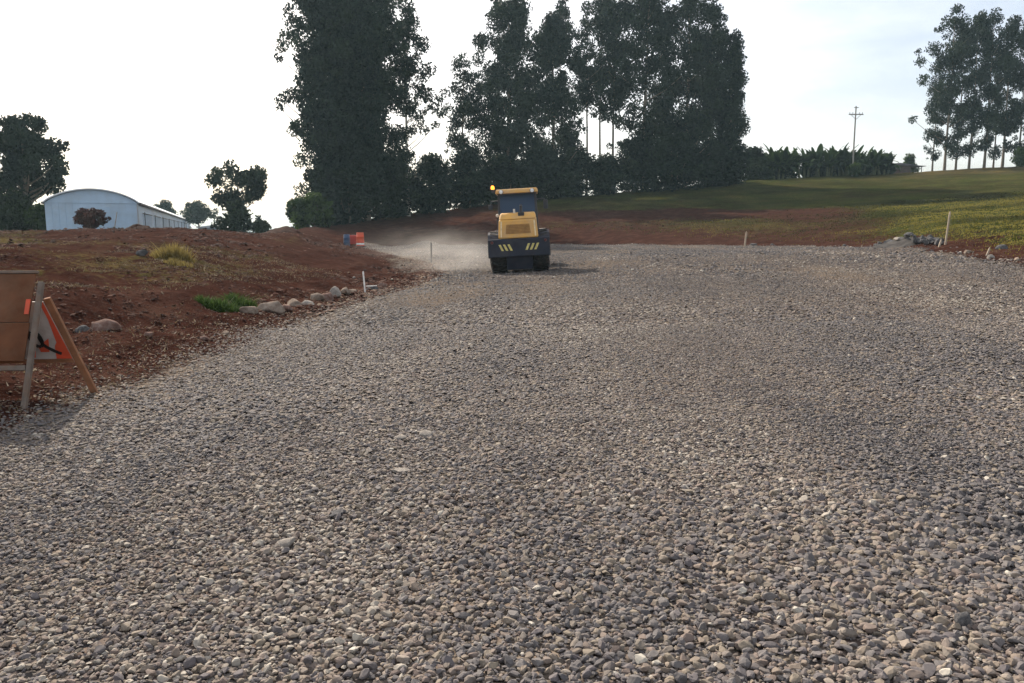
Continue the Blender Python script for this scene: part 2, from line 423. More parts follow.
# ------------------------------------------------------------------ loose stones of the road (uncountable)
def ico(sub):
    import bmesh
    bm = bmesh.new(); bmesh.ops.create_icosphere(bm, subdivisions=sub, radius=1)
    v = np.array([p.co[:] for p in bm.verts]); f = np.array([[q.index for q in p.verts] for p in bm.faces]); bm.free(); return v, f
def stone_shapes(sub, n, r):
    V, Fc = ico(sub); out = []
    for k in range(n):
        v = V.copy()
        for c in range(10):
            d = r.normal(size=3); d /= np.linalg.norm(d); lim = r.uniform(.42, .84)
            h = v @ d; v = v - np.outer(np.maximum(h - lim, 0), d)
        v *= 1 + r.normal(size=(len(v), 1)) * .05
        v *= np.array([1, r.uniform(.55, .95), r.uniform(.38, .66)])
        out.append(v)
    if sub == 0: pass
    return out, Fc
def octa():
    v = np.array([(1, 0, 0), (0, 1, 0), (-1, 0, 0), (0, -1, 0), (0, 0, 1)], float)
    return v, np.array([(0, 1, 4), (1, 2, 4), (2, 3, 4), (3, 0, 4)])
def rot_mats(n, r, tilt):
    yaw = r.uniform(0, 2 * np.pi, n); a = r.normal(0, tilt, n); b = r.normal(0, tilt, n)
    cz, sz, ca, sa, cb, sb = np.cos(yaw), np.sin(yaw), np.cos(a), np.sin(a), np.cos(b), np.sin(b)
    Rz = np.zeros((n, 3, 3)); Rz[:, 0, 0] = cz; Rz[:, 0, 1] = -sz; Rz[:, 1, 0] = sz; Rz[:, 1, 1] = cz; Rz[:, 2, 2] = 1
    Rx = np.zeros((n, 3, 3)); Rx[:, 0, 0] = 1; Rx[:, 1, 1] = ca; Rx[:, 1, 2] = -sa; Rx[:, 2, 1] = sa; Rx[:, 2, 2] = ca
    Ry = np.zeros((n, 3, 3)); Ry[:, 1, 1] = 1; Ry[:, 0, 0] = cb; Ry[:, 0, 2] = sb; Ry[:, 2, 0] = -sb; Ry[:, 2, 2] = cb
    return Rx @ Ry @ Rz
def scatter(y0, y1, dens, size, sub, r, margin=1.4, big=.008, keep=None, tone=None, sig=.36):
    wmax = .66 * y1 + margin
    n = int(dens * (y1 - y0) * 2 * wmax)
    y = r.uniform(y0, y1, n); x = r.uniform(-wmax, wmax, n)
    k = np.abs(x) < .66 * y + margin
    x, y = x[k], y[k]
    s = road_sd(x, y)
    k = (keep(x, y, s, r) if keep else (s + fbm(x * .9, y * .9, 77, 3) * 1.3 + r.normal(0, .3, len(x)) > 0) & (r.random(len(x)) > (.9 - .45 * sstep(14, 24, y)) * sstep(.02, .26, fbm(x * .35, y * .10, 61, 4)) * sstep(3.5, 6, y)))
    x, y = x[k], y[k]; n = len(x)
    rad = size * .5 * np.exp(r.normal(0, sig, n)); rad = np.where(r.random(n) < big, rad * r.uniform(1.4, 1.9, n), rad); rad = np.minimum(rad, size * .95) * (.72 + .6 * vnoise(x * .45 + 9, y * .3, 66))
    if sub >= 1: shapes, Fc = stone_shapes(sub, 14, r)
    else:
        v0, Fc = octa() if sub == -1 else ico(1)
        shapes = []
        if sub == 0:
            up = v0[:, 2] > -.35; idx = -np.ones(len(v0), int); 
            # upper half of a coarse ball is all that shows of an embedded stone
            v0, Fc = ico(0) if False else (v0, Fc)
            Fk = Fc[(up[Fc]).all(1)]; u, inv = np.unique(Fk, return_inverse=True); v0 = v0[u]; Fc = inv.reshape(Fk.shape)
        for q in range(12):
            v = v0 * (1 + r.normal(size=(len(v0), 1)) * .13) * np.array([1, r.uniform(.6, 1), r.uniform(.45, .75)]); shapes.append(v)
    SH = np.stack(shapes); pick = r.integers(0, len(SH), n)
    M = rot_mats(n, r, .3 if sub >= 1 else .22)
    vv = np.einsum('nij,nvj->nvi', M, SH[pick]) * rad[:, None, None]
    zz = terrain(x, y) + rad * (r.uniform(-.2, .5, n) if y1 < 7 else r.uniform(-.35, .32, n))
    vv += np.stack([x, y, zz], 1)[:, None, :]
    nvv = SH.shape[1]
    ff = Fc[None] + (np.arange(n) * nvv)[:, None, None]
    if tone is None:
        tn = np.clip(.5 + (r.random(n) - .5) * .62 + (r.random(n) < .12) * r.uniform(-.3, .35, n) + fbm(x * .8, y * .35, 81, 3) * .5 + fbm((x + .02 * y) * .75, y * .05, 83, 3) * .75, .02, .95); tn = np.where(r.random(n) < .006, 1.0, tn)
    else: tn = tone(x, y, r)
    return vv.reshape(-1, 3), ff.reshape(-1), np.repeat(tn, len(Fc))
def join(parts):
    V = []; L = []; Tn = []; o = 0
    for v, f, t in parts: V.append(v); L.append(f + o); Tn.append(t); o += len(v)
    return np.concatenate(V), np.concatenate(L), np.concatenate(Tn)
r = np.random.default_rng(5)
V, L, Tn = join([scatter(1.3, 4.4, 2700, .032, 2, r, 1.7),
                 scatter(4.4, 6.2, 2700, .028, 2, r, 1.6),
                 scatter(1.3, 6.4, 2400, .015, 0, r, 1.6),
                 scatter(6.1, 12, 2200, .028, 0, r, 1.6),
                 scatter(11.5, 22, 520, .040, 0, r, 1.8),
                 scatter(21, 72, 70, .068, -1, r, 2.5)])
tag(link('gravel_stones', np_mesh('gravel_stones', V, L, 3, Tn, False), M_STONE), 'loose crushed grey and tan stones covering the unfinished road', None, None, 'stuff')

# clods and straw on the left verge (uncountable)
def clod_mat():
    m, nt, *_ = new_mat('verge_clod'); t = attr(nt, 'tone')
    c = ramp(nt, t, [(0, (.030, .014, .011)), (.4, (.085, .040, .029)), (.7, (.155, .095, .07)), (1, (.27, .215, .15))]); finish(nt, c, .95, spec=.1); return m
M_CLOD = clod_mat()
kb = lambda x, y, s, r: (s < -1.0) & (x < 0) & (r.random(len(x)) < sstep(-.12, .22, fbm(x * .55, y * .3, 191, 4)))
kv = lambda x, y, s, r: (s < .15) & (x < 0) & (s > -2.0) & (r.random(len(x)) < np.exp(-np.maximum(-s - .35, 0) / .45))
V, L, Tn = join([scatter(4.5, 14, 620, .034, 1, r, 1.5, .04, kv, lambda x, y, r: np.clip(r.random(len(x)) * .95, 0, 1), .45),
                 scatter(6, 24, 150, .042, 0, r, 2.0, .05, kb, lambda x, y, r: np.clip(r.random(len(x)) ** 1.8 * .6, 0, 1), .6),
                 scatter(24, 60, 22, .10, 0, r, 2.0, .03, kb, lambda x, y, r: np.clip(r.random(len(x)) ** 1.8 * .55, 0, 1), .6),
                 scatter(14, 42, 120, .08, 0, r, 1.5, .04, kv, lambda x, y, r: np.clip(r.random(len(x)) * .9, 0, 1), .4)])
tag(link('soil_clods', np_mesh('soil_clods', V, L, 3, Tn, False), M_CLOD), 'crumbly red soil clods on the left verge and bank', None, None, 'stuff')
def blades(x, y, z, h, w, r, lean=.35, tone=None):
    n = len(x); a = r.uniform(0, 2 * np.pi, n); b = r.uniform(0, 2 * np.pi, n); l = r.normal(0, lean, n)
    base = np.stack([x, y, z], 1); wv = np.stack([np.cos(a), np.sin(a), 0 * a], 1) * w[:, None] / 2
    tip = base + np.stack([np.cos(b) * l * h, np.sin(b) * l * h, h], 1)
    v = np.stack([base - wv, base + wv, tip], 1).reshape(-1, 3)
    return v, np.arange(3 * n), (r.random(n) if tone is None else tone)
# grass on the right hand slope (uncountable)
n = 150000
u = r.random(n); yy = 19 + 60 * u ** 1.5; xx = r.uniform(.02, .75, n) * yy
s_, t_ = seg_frac(xx, yy); pk = t_ * F + CX
gp = np.clip(sstep(1.7, 2.4, s_) - .35 * (1 - sstep(700, 860, pk)) - .9 * np.exp(-((s_ - 2.72) / .2) ** 2) * (1 - sstep(790, 900, pk)) + fbm(xx * .3, yy * .3, 90, 4) * 1.3, 0, 1)
k = (r.random(n) < gp * .85) & (road_sd(xx, yy) < -.5)
xx, yy = xx[k], yy[k]; n = len(xx)
h = r.uniform(.02, .065, n) * (1 + yy / 120) * (1 + 1.2 * np.maximum(fbm(xx * .5, yy * .5, 93, 3), 0)); 
s_, t_ = seg_frac(xx, yy); pk = t_ * F + CX
tn = np.clip(.27 + .66 * sstep(830, 940, pk) * (1 - sstep(2.8, 3.05, s_)) + fbm(xx * .16, yy * .12, 95, 4) * 1.9 + r.normal(0, .15, n), 0, 1)  # tone raised at the lower far right: sunlit patch painted into blade colour
v, l, t = blades(xx, yy, terrain(xx, yy) - .02, h, .02 + yy * .0012, r, .4, tn)
tag(link('grass', np_mesh('grass', v, l, 3, t), LEAF_GRASS), 'short green and dry grass on the slope right of the road', None, None, 'stuff')
# straw on left verge and terrace
n = 60000
yy = 5 + 25 * r.random(n) ** 1.4; xx = r.uniform(-.72, -.2, n) * yy; sdv = road_sd(xx, yy); s_, t_ = seg_frac(xx, yy)
k = ((sdv < 0) & (sdv > -1.6) & (r.random(n) < .16)) | ((s_ > 2.05) & (fbm(xx * .5, yy * .25, 97, 3) > .03) & (r.random(n) < .8))
k &= sdv < .1
xx, yy = xx[k], yy[k]; n = len(xx)
h = r.uniform(.012, .05, n)
v, l, t = blades(xx, yy, terrain(xx, yy), h, .010 + yy * .0006, r, 1.4, r.random(n) ** 2 * .8)
M_STRAW = m_leaf('straw', (.09, .066, .04), (.18, .14, .085), (.36, .29, .17), .2)
tag(link('dry_grass', np_mesh('dry_grass', v, l, 3, t), M_STRAW), 'dry straw and stubble on the left verge and terrace', None, None, 'stuff')

# ------------------------------------------------------------------ rocks
def rock_mesh(name, seed, mat, flat=.7):
    r = np.random.default_rng(seed); V, Fc = ico(4); v = V.copy()
    for c in range(16):
        d = r.normal(size=3); d /= np.linalg.norm(d); lim = r.uniform(.62, .92); v = v - np.outer(np.maximum(v @ d - lim, 0), d) * .92
    n = fbm(V[:, 0] * 2 + V[:, 2] * 1.3 + seed, V[:, 1] * 2 - V[:, 2] * 1.7, seed, 4)
    v *= (1 + n * .22)[:, None]; v *= np.array([1, r.uniform(.75, 1), flat * r.uniform(.85, 1.15)])
    v[:, 2] += .35 * flat
    me = np_mesh(name, v, Fc.ravel(), 3, None, True); me.materials.append(mat); return me
def rubble_mesh(seed):
    r = np.random.default_rng(seed); V, Fc = ico(3); v = V.copy()
    for c in range(12):
        d = r.normal(size=3); d /= np.linalg.norm(d); lim = r.uniform(.4, .85); v = v - np.outer(np.maximum(v @ d - lim, 0), d)
    v *= np.array([1, r.uniform(.6, 1), r.uniform(.6, .95)]); v[:, 2] += .3
    me = np_mesh('rubble', v, Fc.ravel(), 3, None, False); me.materials.append(ROCK_GREY); return me
ROCKS = {}
for nm, mt in (('tan', ROCK_TAN), ('grey', ROCK_GREY), ('pale', ROCK_PALE), ('red', ROCK_RED)):
    ROCKS[nm] = [rock_mesh('rock', 100 + i * 7 + len(nm), mt, (.6, .75, .68)[i]) for i in range(3)]
ROCKS['rubble'] = [rubble_mesh(300 + i) for i in range(4)]
def rock(px, py, Y, wpx, kind, label, name='rock', group=None, dz=0, x=None):
    p = at(px, py, Y) if x is None else Vector((x, Y, 0))
    s = wpx / F * Y / 2
    o = bpy.data.objects.new(name, random.choice(ROCKS[kind])); C.objects.link(o)
    o.location = (p.x, Y, T(p.x, Y) - .12 * s + dz); o.scale = (s * random.uniform(.95, 1.1), s * random.uniform(.8, 1), s * random.uniform(.85, 1.1)); o.rotation_euler = (random.uniform(-.15, .15), random.uniform(-.15, .15), random.uniform(0, 6.3))
    return tag(o, label, 'rock', group)
RG = 'rocks along the left road edge'
edge = [(249, 312, 14.3, 15, 'tan', 'tan rounded rock nearest the camera in the roadside rock row'),
        (272, 308, 15.0, 25, 'tan', 'broad flat tan rock, the largest lying in the roadside rock row'),
        (286, 302, 15.6, 13, 'red', 'small reddish rock just behind the broadest tan rock in the row'),
        (294, 296, 16.6, 17, 'tan', 'tan rock with a rounded top, fourth in the roadside row'),
        (306, 295, 17.2, 16, 'pale', 'pale humped rock, fifth in the roadside row'),
        (316, 291, 18.0, 14, 'tan', 'tan rock standing upright, sixth in the roadside row'),
        (326, 291, 18.6, 13, 'red', 'brownish rock, seventh in the roadside row'),
        (335, 288, 19.4, 14, 'pale', 'pale low rock, eighth in the roadside row'),
        (345, 286, 20.2, 12, 'tan', 'tan rock just left of the white marker stake'),
        (352, 284, 21.2, 9, 'tan', 'small rock tucked beside the foot of the white marker stake'),
        (372, 282, 22.6, 10, 'grey', 'grey rock just right of the white marker stake'),
        (383, 279, 24.5, 9, 'red', 'small reddish rock farthest along the roadside row')]
for e in edge: rock(e[0], e[1], e[2] * .91, e[3] * 1.25, e[4], e[5], 'boulder', RG)
rock(204, 346, 10.3, 12, 'red', 'small reddish clod-like rock on the verge between the sign and the green weeds', 'rock')
rock(226, 333, 11.0, 10, 'tan', 'small tan rock on the verge just below the green weeds', 'rock')
rock(150, 352, 9.6, 9, 'red', 'small reddish rock on the verge right of the wooden board', 'rock')
rock(104, 338, 9.9, 34, 'red', 'reddish boulder half buried below the bank behind the wooden board', 'boulder')
rock(84, 344, 9.6, 16, 'grey', 'grey stone resting left of the reddish boulder', 'rock')
rock(63, 352, 9.1, 14, 'red', 'reddish stone seen between the legs of the wooden board', 'rock')
rock(142, 254, 20.5, 17, 'rubble', 'dark grey angular rock on the terrace left of the yellow tuft', 'boulder')
rock(354, 268, 27, 4, 'pale', 'small white stone on the soil slope beyond the marker stake', 'rock')
rock(1001, 254, 24.5, 13, 'grey', 'dark grey rock at the foot of the grassy slope, far right', 'boulder')
rock(991, 262, 22.6, 9, 'pale', 'small pale stone at the road edge below the dark grey rock', 'rock')
HG = 'stones of the rubble heap at the right road edge'
hl = 'broken grey stone lying in the rubble heap by the tall stake'
heap = [(899, 245, 33.2, 12, 'pale', 'palest stone topping the rubble heap by the tall stake', .25), (931, 246, 30.4, 9, 'pale', 'pale stone at the stake end of the rubble heap', .12)]
for (px, py, Y, w, kd, lb, dz) in heap: rock(px, py, Y, w, kd, lb, 'rubble_stone', HG, dz)
for i in range(46):
    px = random.uniform(872, 940); c = 1 - abs(px - 908) / 40
    Yb = 37 - (px - 872) * .118 + random.uniform(-1.0, .3)
    rock(px, 0, Yb, random.uniform(5, 12), 'rubble', hl, 'rubble_stone', HG, random.uniform(.05, .42) * c, x=(px - CX) / F * Yb)
# a few rocks along the right edge
for px, w, lb in ((842, 5, 'small stone at the far road edge between the two stakes'), (770, 5, 'small stone at the road edge just right of the short stake'), (752, 8, 'squat stone beside the foot of the short stake'), (965, 8, 'small tan stone at the road edge right of the tall stake'), (1015, 9, 'small stone at the road edge, outermost right')):
    Yb = float(np.interp((px - CX) / F, _ct, _kY[:, 1])) + .4
    rock(px, 0, Yb, w, 'tan' if px > 950 else 'grey', lb, 'rock', None, 0, x=(px - CX) / F * Yb)
# flat pale slabs in the gravel
for i, (px, py, w, lb) in enumerate(((397, 443, 21, 'flat pale stone in mid road, left of its twin'), (424, 439, 24, 'flat pale stone in mid road, right of its twin'), (398, 478, 26, 'long pale stone below the pair of flat stones'), (275, 556, 28, 'pale flat stone at lower left of the gravel'), (328, 524, 28, 'broad grey flat stone left of centre in the gravel'), (990, 648, 26, 'rounded grey stone at the lower right of the gravel'), (820, 655, 20, 'dark rounded stone low in the gravel right of centre'))):
    Yb = EYE / ((py - HOR) / F) * 1.0
    o = rock(px, 0, Yb, w * .85, 'pale' if i < 4 else 'grey', lb, 'flat_stone', None, 0.012, x=(px - CX) / F * Yb)
    o.scale.z *= .45 if i < 5 else .9; o.rotation_euler.z = random.uniform(-.5, .5)

# ------------------------------------------------------------------ trees
def leaf_cloud(centres, radii, per, L, W, r, squash=.75, droop=.5, ctone=None):
    n = len(centres); k = np.repeat(np.arange(n), per); m = len(k)
    d = r.normal(size=(m, 3)); d /= np.linalg.norm(d, axis=1)[:, None]
    rr = radii[k] * r.random(m) ** .45
    p = centres[k] + d * rr[:, None] * np.array([1, 1, squash])
    a = r.normal(size=(m, 3)); a[:, 2] -= droop * 2; a /= np.linalg.norm(a, axis=1)[:, None]
    b = np.cross(a, r.normal(size=(m, 3))); b /= np.linalg.norm(b, axis=1)[:, None] + 1e-9
    sc = r.uniform(.6, 1.3, m)[:, None]
    a = a * L * .5 * sc; b = b * W * .5 * sc
    v = np.stack([p - a, p + b - a * .1, p + a, p - b - a * .1], 1).reshape(-1, 3)
    ct = ctone if ctone is not None else r.random(n)
    t = np.clip(ct[k] * .85 + r.random(m) * .15, 0, 1)
    return v, np.arange(4 * m), t
def build_tree(name, label, cat, loc, H, prof, ncl, cr, per, L, W, seed, leafmat, bark, group=None, trunk_r=.25, squash=.75, droop=.5, lean=0, extra=(), multi=1, limbs=22):
    """prof: (height fraction, half width in m); extra: single clumps (x, y, height fraction, radius)"""
    r = np.random.default_rng(seed)
    t = thing(name, label, cat, loc, 0, group)
    hs = np.array([p[0] for p in prof]); ws = np.array([p[1] for p in prof])
    cand = r.uniform(hs[0], hs[-1], ncl * 8); wgt = np.interp(cand, hs, ws); cand = cand[r.random(len(cand)) * wgt.max() < wgt][:ncl]
    w = np.interp(cand, hs, ws); ang = r.uniform(0, 2 * np.pi, len(cand)); rad = w * np.sqrt(r.uniform(.02, 1, len(cand)))
    rc = cr * r.uniform(.5, 1.25, len(cand))
    lump = .62 + .68 * vnoise(ang * 1.6 + seed * 3.1, cand * H / (1.6 * cr + 1.2) + seed, seed)
    edge = r.random(len(cand)) < .22
    rad = np.where(edge, w * r.uniform(.85, 1.08, len(cand)), np.maximum(rad - rc * .45, 0)) * lump; rc = np.where(edge, rc * .6, rc)
    cen = np.stack([np.cos(ang) * rad + lean * cand * H, np.sin(ang) * rad, cand * H], 1)
    if len(extra):
        e = np.array(extra, float); cen = np.concatenate([cen, np.stack([e[:, 0], e[:, 1], e[:, 2] * H], 1)]); rc = np.concatenate([rc, e[:, 3]])
    cen[:, 2] = np.minimum(cen[:, 2], H - rc * .4)
    per_ = np.maximum((per * (rc / cr) ** 2).astype(int), 12)
    V, Lp, Tn = leaf_cloud(cen, rc, per_, L, W, r, squash, droop)
    link('crown', np_mesh('crown', V, Lp, 4, Tn), leafmat, t)
    mb = MB()
    for m in range(multi):
        ox, oy = (0, 0) if multi == 1 else (r.uniform(-.25, .25) * ws.max(), r.uniform(-.2, .2) * ws.max())
        pts = []; rr = []
        for i in range(9):
            f = i / 8 * .93
            pts.append((ox * (1 if multi == 1 else (.25 + .9 * f)) + lean * f * H + math.sin(f * 5 + seed + m) * .012 * H * f, oy + math.cos(f * 4 + seed) * .01 * H * f, f * H - (.3 if i == 0 else 0)))
            rr.append(trunk_r * (1.25 if i == 0 else 1) * (1 - .88 * f))
        mb.tube(pts, rr, 7)
    order = list(range(len(cen))); random.Random(seed).shuffle(order)
    order = list(range(len(cen) - len(extra), len(cen))) + order[:limbs]
    for i in order:
        c = cen[i]; hr = math.hypot(c[0] - lean * c[2], c[1]); z0 = max(c[2] - hr * .55 - .06 * H * random.Random(i).random(), .12 * H); f = z0 / H
        a = Vector((lean * z0, 0, z0)); b = Vector(c); mid_ = (a + b) / 2 + Vector((0, 0, -.08 * hr))
        r0 = max(trunk_r * .45 * (1 - .8 * f), .03)
        mb.tube([a, mid_, b], [r0, r0 * .7, r0 * .25], 5, False)
    mb.build('trunk', bark, t, smooth=True)
    return t
def place(px, Y): 
    x = (px - CX) / F * Y; x = at(px, HOR, Y).x
    return Vector((x, Y, T(x, Y)))
def tall(px, Y, ytop): p = place(px, Y); return p, at(px, ytop, Y).z - p.z

def euc(px, Y, ytop, halfpx, label, seed, ncl=90, dens=1.0, h0=.12, shape=None, cr=1.5, group='tall trees on the rise behind the roller', extra=(), bark=BARK, trunk_r=.32, lean=0, leaf=LEAF_EUC):
    p, H = tall(px, Y, ytop); k = Y / F
    shape = shape or [(h0, .55), (.3, .9), (.55, 1), (.75, .85), (.9, .55), (1, .2)]
    prof = [(h, w * halfpx * k) for h, w in shape]
    ex = [((ex_ - px) * k, 0, (at(px, ey_, Y).z - p.z) / H, er_ * k) for ex_, ey_, er_ in extra]
    return build_tree('eucalyptus_tree', label, 'tree', p, H, prof, ncl, cr, int(250 * dens), .40, .20, seed, leaf, bark, group, trunk_r, .9, .5, lean, ex)
dense = [(.06, .75), (.2, .95), (.5, 1), (.72, .92), (.88, .62), (1, .15)]
# left massive group
euc(331, 88, -40, 34, 'massive dark tree left of the big pair, side branches jutting left over the green bush', 1, 260, 1.5, shape=[(.06, .35), (.2, .6), (.4, .9), (.6, 1), (.8, .95), (1, .5)], cr=1.5, extra=[(289, 45, 8), (296, 35, 9), (286, 58, 5), (300, 20, 9), (288, 100, 8), (296, 95, 9), (285, 108, 4), (300, 130, 9), (306, 160, 10), (303, 190, 8), (297, 8, 6)])
euc(368, 91, -55, 42, 'massive dark broad tree, tallest mass left of the roller', 2, 330, 1.5, shape=dense, cr=1.55)
euc(409, 96, -6, 20, 'tall sparse tree with a pale bare trunk at the right side of the massive tree', 3, 46, .7, shape=[(.42, .5), (.55, .9), (.75, 1), (.9, .6), (1, .2)], cr=1.1, bark=BARK_PALE, trunk_r=.2,
    extra=[(424, 45, 10), (430, 70, 9), (428, 95, 9), (433, 108, 7), (420, 120, 8), (440, 100, 7), (415, 20, 9), (425, 130, 6), (436, 125, 5)])
# middle group
euc(463, 108, 57, 23, 'slender airy tree standing alone in the gap left of the roller beacon', 4, 52, .7, shape=[(.3, .5), (.5, .95), (.7, 1), (.88, .6), (1, .2)], cr=1.25, trunk_r=.2)
euc(508, 110, -14, 37, 'tall dense tree straight behind the roller cab', 5, 210, 1.1, shape=[(.1, .6), (.3, .85), (.5, 1), (.75, .9), (.92, .5), (1, .12)], cr=1.4, extra=[(482, 40, 9), (480, 60, 8), (484, 90, 9)])
euc(552, 113, 18, 38, 'dark round-topped tree just right of the one behind the cab', 6, 170, 1.2, shape=dense, cr=1.5)
euc(560, 118, -2, 14, 'thin wispy tree rising over the round-topped tree', 7, 44, .7, shape=[(.6, .6), (.8, 1), (.92, .8), (1, .3)], cr=1.1, trunk_r=.17)
euc(586, 116, 4, 19, 'airy slim tree with a bare lower trunk, left one at the bright gap', 8, 60, .7, shape=[(.45, .6), (.65, 1), (.85, .9), (1, .3)], cr=1.2, trunk_r=.18)
euc(599, 117, -6, 17, 'airy slim tree with a bare lower trunk in the middle of the bright gap', 9, 54, .7, shape=[(.42, .5), (.62, .9), (.85, 1), (1, .4)], cr=1.2, trunk_r=.18)
euc(612, 115, -12, 19, 'airy slim tree with a bare lower trunk, right one at the bright gap', 10, 70, .8, shape=[(.4, .5), (.6, .9), (.85, 1), (1, .4)], cr=1.25, trunk_r=.2)
euc(642, 113, -42, 34, 'huge dark tree bordering the bright gap on its right', 11, 200, 1.2, shape=dense, cr=1.45)
euc(683, 115, -32, 36, 'huge dark tree in the middle of the right hand clump', 12, 200, 1.15, shape=dense, cr=1.45)
euc(707, 118, 6, 27, 'tall dark tree second from the right end of the big clump', 13, 130, 1.1, shape=dense, cr=1.35)
euc(727, 117, 34, 17, 'dark tree at the right end of the big clump with a straight leafy edge', 14, 110, 1.1, shape=[(.04, .95), (.3, 1), (.6, .95), (.8, .7), (.93, .4), (1, .15)], cr=1.3)
# far left trees
euc(30, 72, 118, 44, 'broad spreading tree with gaps in its crown left of the white hall', 21, 85, .95, shape=[(.3, .4), (.42, .85), (.6, 1), (.8, .9), (1, .5)], cr=.95, group='trees by the white hall', trunk_r=.3, extra=[(66, 172, 6), (62, 180, 5), (60, 195, 4)])
euc(-24, 70, 112, 34, 'tall tree cut by the left border of the photo', 22, 70, 1.0, cr=1.1, group='trees by the white hall')
euc(167, 165, 201, 12, 'small round tree behind the eave of the white hall', 23, 30, 1.0, shape=[(.3, .6), (.6, 1), (.85, .8), (1, .4)], cr=1.1, group='trees by the white hall', trunk_r=.2)
euc(199, 150, 203, 18, 'small flat-topped tree beyond the far end of the white hall', 24, 34, .9, shape=[(.45, .5), (.62, 1), (.85, .95), (1, .5)], cr=1.1, group='trees by the white hall', trunk_r=.2)
euc(240, 86, 165, 37, 'umbrella-crowned tree standing alone on the skyline left of the green bush', 25, 44, .75, shape=[(.42, .35), (.52, .7), (.7, 1), (.88, .95), (1, .5)], cr=.9, group='trees by the white hall', trunk_r=.22)
# right hand group of slender eucalyptus: three built, the rest copied
rg = 'slender trees on the skyline at the right'
sl = [(.12, .5), (.3, .9), (.58, .75), (.78, 1), (.92, .75), (1, .25)]
A = euc(940, 130, 7, 20, 'highest slender tree, near the left end of the right hand group', 31, 78, .72, shape=sl, cr=1.15, group=rg, trunk_r=.2, extra=[(909, 62, 6), (914, 80, 7), (906, 52, 4), (921, 48, 8), (906, 120, 5), (922, 110, 7), (926, 132, 7)])
B = euc(964, 132, 14, 17, 'slender tree third from the left in the right hand group', 32, 67, .72, shape=sl, cr=1.1, group=rg, trunk_r=.18)
D = euc(979, 131, 10, 18, 'slender tree in the middle of the right hand group', 33, 72, .72, shape=[(.12, .5), (.4, .85), (.6, .85), (.8, 1), (.93, .7), (1, .2)], cr=1.15, group=rg, trunk_r=.2)
def hgt(o): return max(v.co.z for v in o.children[0].data.vertices)
for src, px, Y, yt, lb in ((B, 951, 134, 26, 'slightly shorter slender tree second from the left in the right hand group'), (D, 928, 136, 60, 'short slender tree at the left foot of the right hand group'), (A, 996, 131, 17, 'slender tree right of the middle one in the right hand group'), (B, 1012, 130, 17, 'slender tree just inside the right border of the photo'), (D, 1030, 133, 12, 'slender tree cut by the right border of the photo'), (B, 988, 138, 46, 'shorter slender tree standing behind the middle of the right hand group'), (D, 1047, 131, 20, 'slender tree outside the right border, last of its group')):
    if src is A: continue
    p, H = tall(px, Y, yt); dup(src, p, random.uniform(0, 6), lb, H / hgt(src))
E = euc(997, 131, 17, 17, 'slender tree right of the middle one in the right hand group', 34, 75, .72, shape=sl, cr=1.15, group=rg, trunk_r=.2)

# shrubs
def bush(px, Y, ytop, halfpx, label, seed, leaf=LEAF_BUSH, group=None, ncl=60, per=110, L=.4, W=.2, name='bush', cr=.9, shape=None, trunk=.1):
    p, H = tall(px, Y, ytop); k = Y / F
    shape = shape or [(.03, .8), (.3, 1), (.6, .9), (.85, .6), (1, .25)]
    return build_tree(name, label, 'bush', p, H, [(h, w * halfpx * k) for h, w in shape], ncl, cr, per, L, W, seed, leaf, BARK, group, trunk, .8, .2, 0, (), 3, 12)
ug = 'dark bushes under the tall trees'
b1 = bush(432, 100, 156, 26, 'dark bush at the left end of the thicket, beside the pale trunk', 41, LEAF_EUC, ug, 90, 120, .5, .24, cr=1.4)
b2 = bush(470, 103, 150, 26, 'dark bush of the thicket under the slender airy tree', 42, LEAF_EUC, ug, 90, 120, .5, .24, cr=1.4)
b3 = bush(640, 112, 140, 30, 'dark bush of the thicket under the tree right of the bright gap', 43, LEAF_EUC, ug, 90, 120, .5, .24, cr=1.5)
for src, px, Y, yt, lb in ((b1, 505, 106, 152, 'dark bush of the thicket directly behind the roller cab'), (b2, 540, 109, 146, 'dark bush of the thicket right behind the roller roof'), (b1, 575, 111, 148, 'dark bush of the thicket left of the bright gap'), (b2, 606, 112, 152, 'dark bush of the thicket below the bright gap'), (b3, 675, 112, 138, 'dark bush under the middle of the right hand clump'), (b1, 708, 115, 140, 'dark bush second from the right end of the clump'), (b2, 728, 116, 150, 'dark bush closing the right end of the big clump'), (b3, 395, 97, 160, 'dark bush under the right side of the massive tree'), (b2, 355, 92, 150, 'dark bush under the broad massive tree'), (b1, 345, 88, 160, 'dark bush under the leftmost massive tree')):
    p, H = tall(px, Y, yt); q_ = H / hgt(src); dup(src, p, random.uniform(0, 6), lb, (q_ * 1.4, q_ * 1.4, q_))
bush(314, 79, 194, 23, 'bright green leafy bush left of the massive dark trees', 44, LEAF_GREEN, None, 70, 120, .35, .2, cr=.8)
bush(297, 84, 200, 11, 'darker bush hugging the left side of the bright green bush', 45, LEAF_BUSH, None, 34, 110, .35, .2, cr=.8)
bush(236, 82, 201, 20, 'dark bush below the umbrella-crowned tree', 46, LEAF_BUSH, None, 55, 110, .35, .2, cr=.8)
bush(262, 81, 222, 12, 'low dark bush right of the one below the umbrella-crowned tree', 47, LEAF_BUSH, None, 24, 110, .3, .18, cr=.6)
bush(14, 64, 194, 30, 'dark dense bush at the far left below the spreading tree', 48, LEAF_BUSH, None, 70, 120, .35, .2, cr=.9)
bush(-16, 60, 190, 26, 'dark bush cut by the left border of the photo', 54, LEAF_BUSH, None, 60, 120, .35, .2, cr=.9)
bush(42, 62, 206, 12, 'greener low bush touching the left corner of the white hall', 49, LEAF_GREEN, None, 30, 110, .3, .18, cr=.6)
bush(90, 50, 210, 16, 'dark reddish brown bush in front of the white hall', 50, LEAF_MAROON, None, 46, 90, .19, .11, cr=.32, shape=[(.02, .3), (.25, .4), (.5, 1.0), (.75, 1.1), (1, .55)])
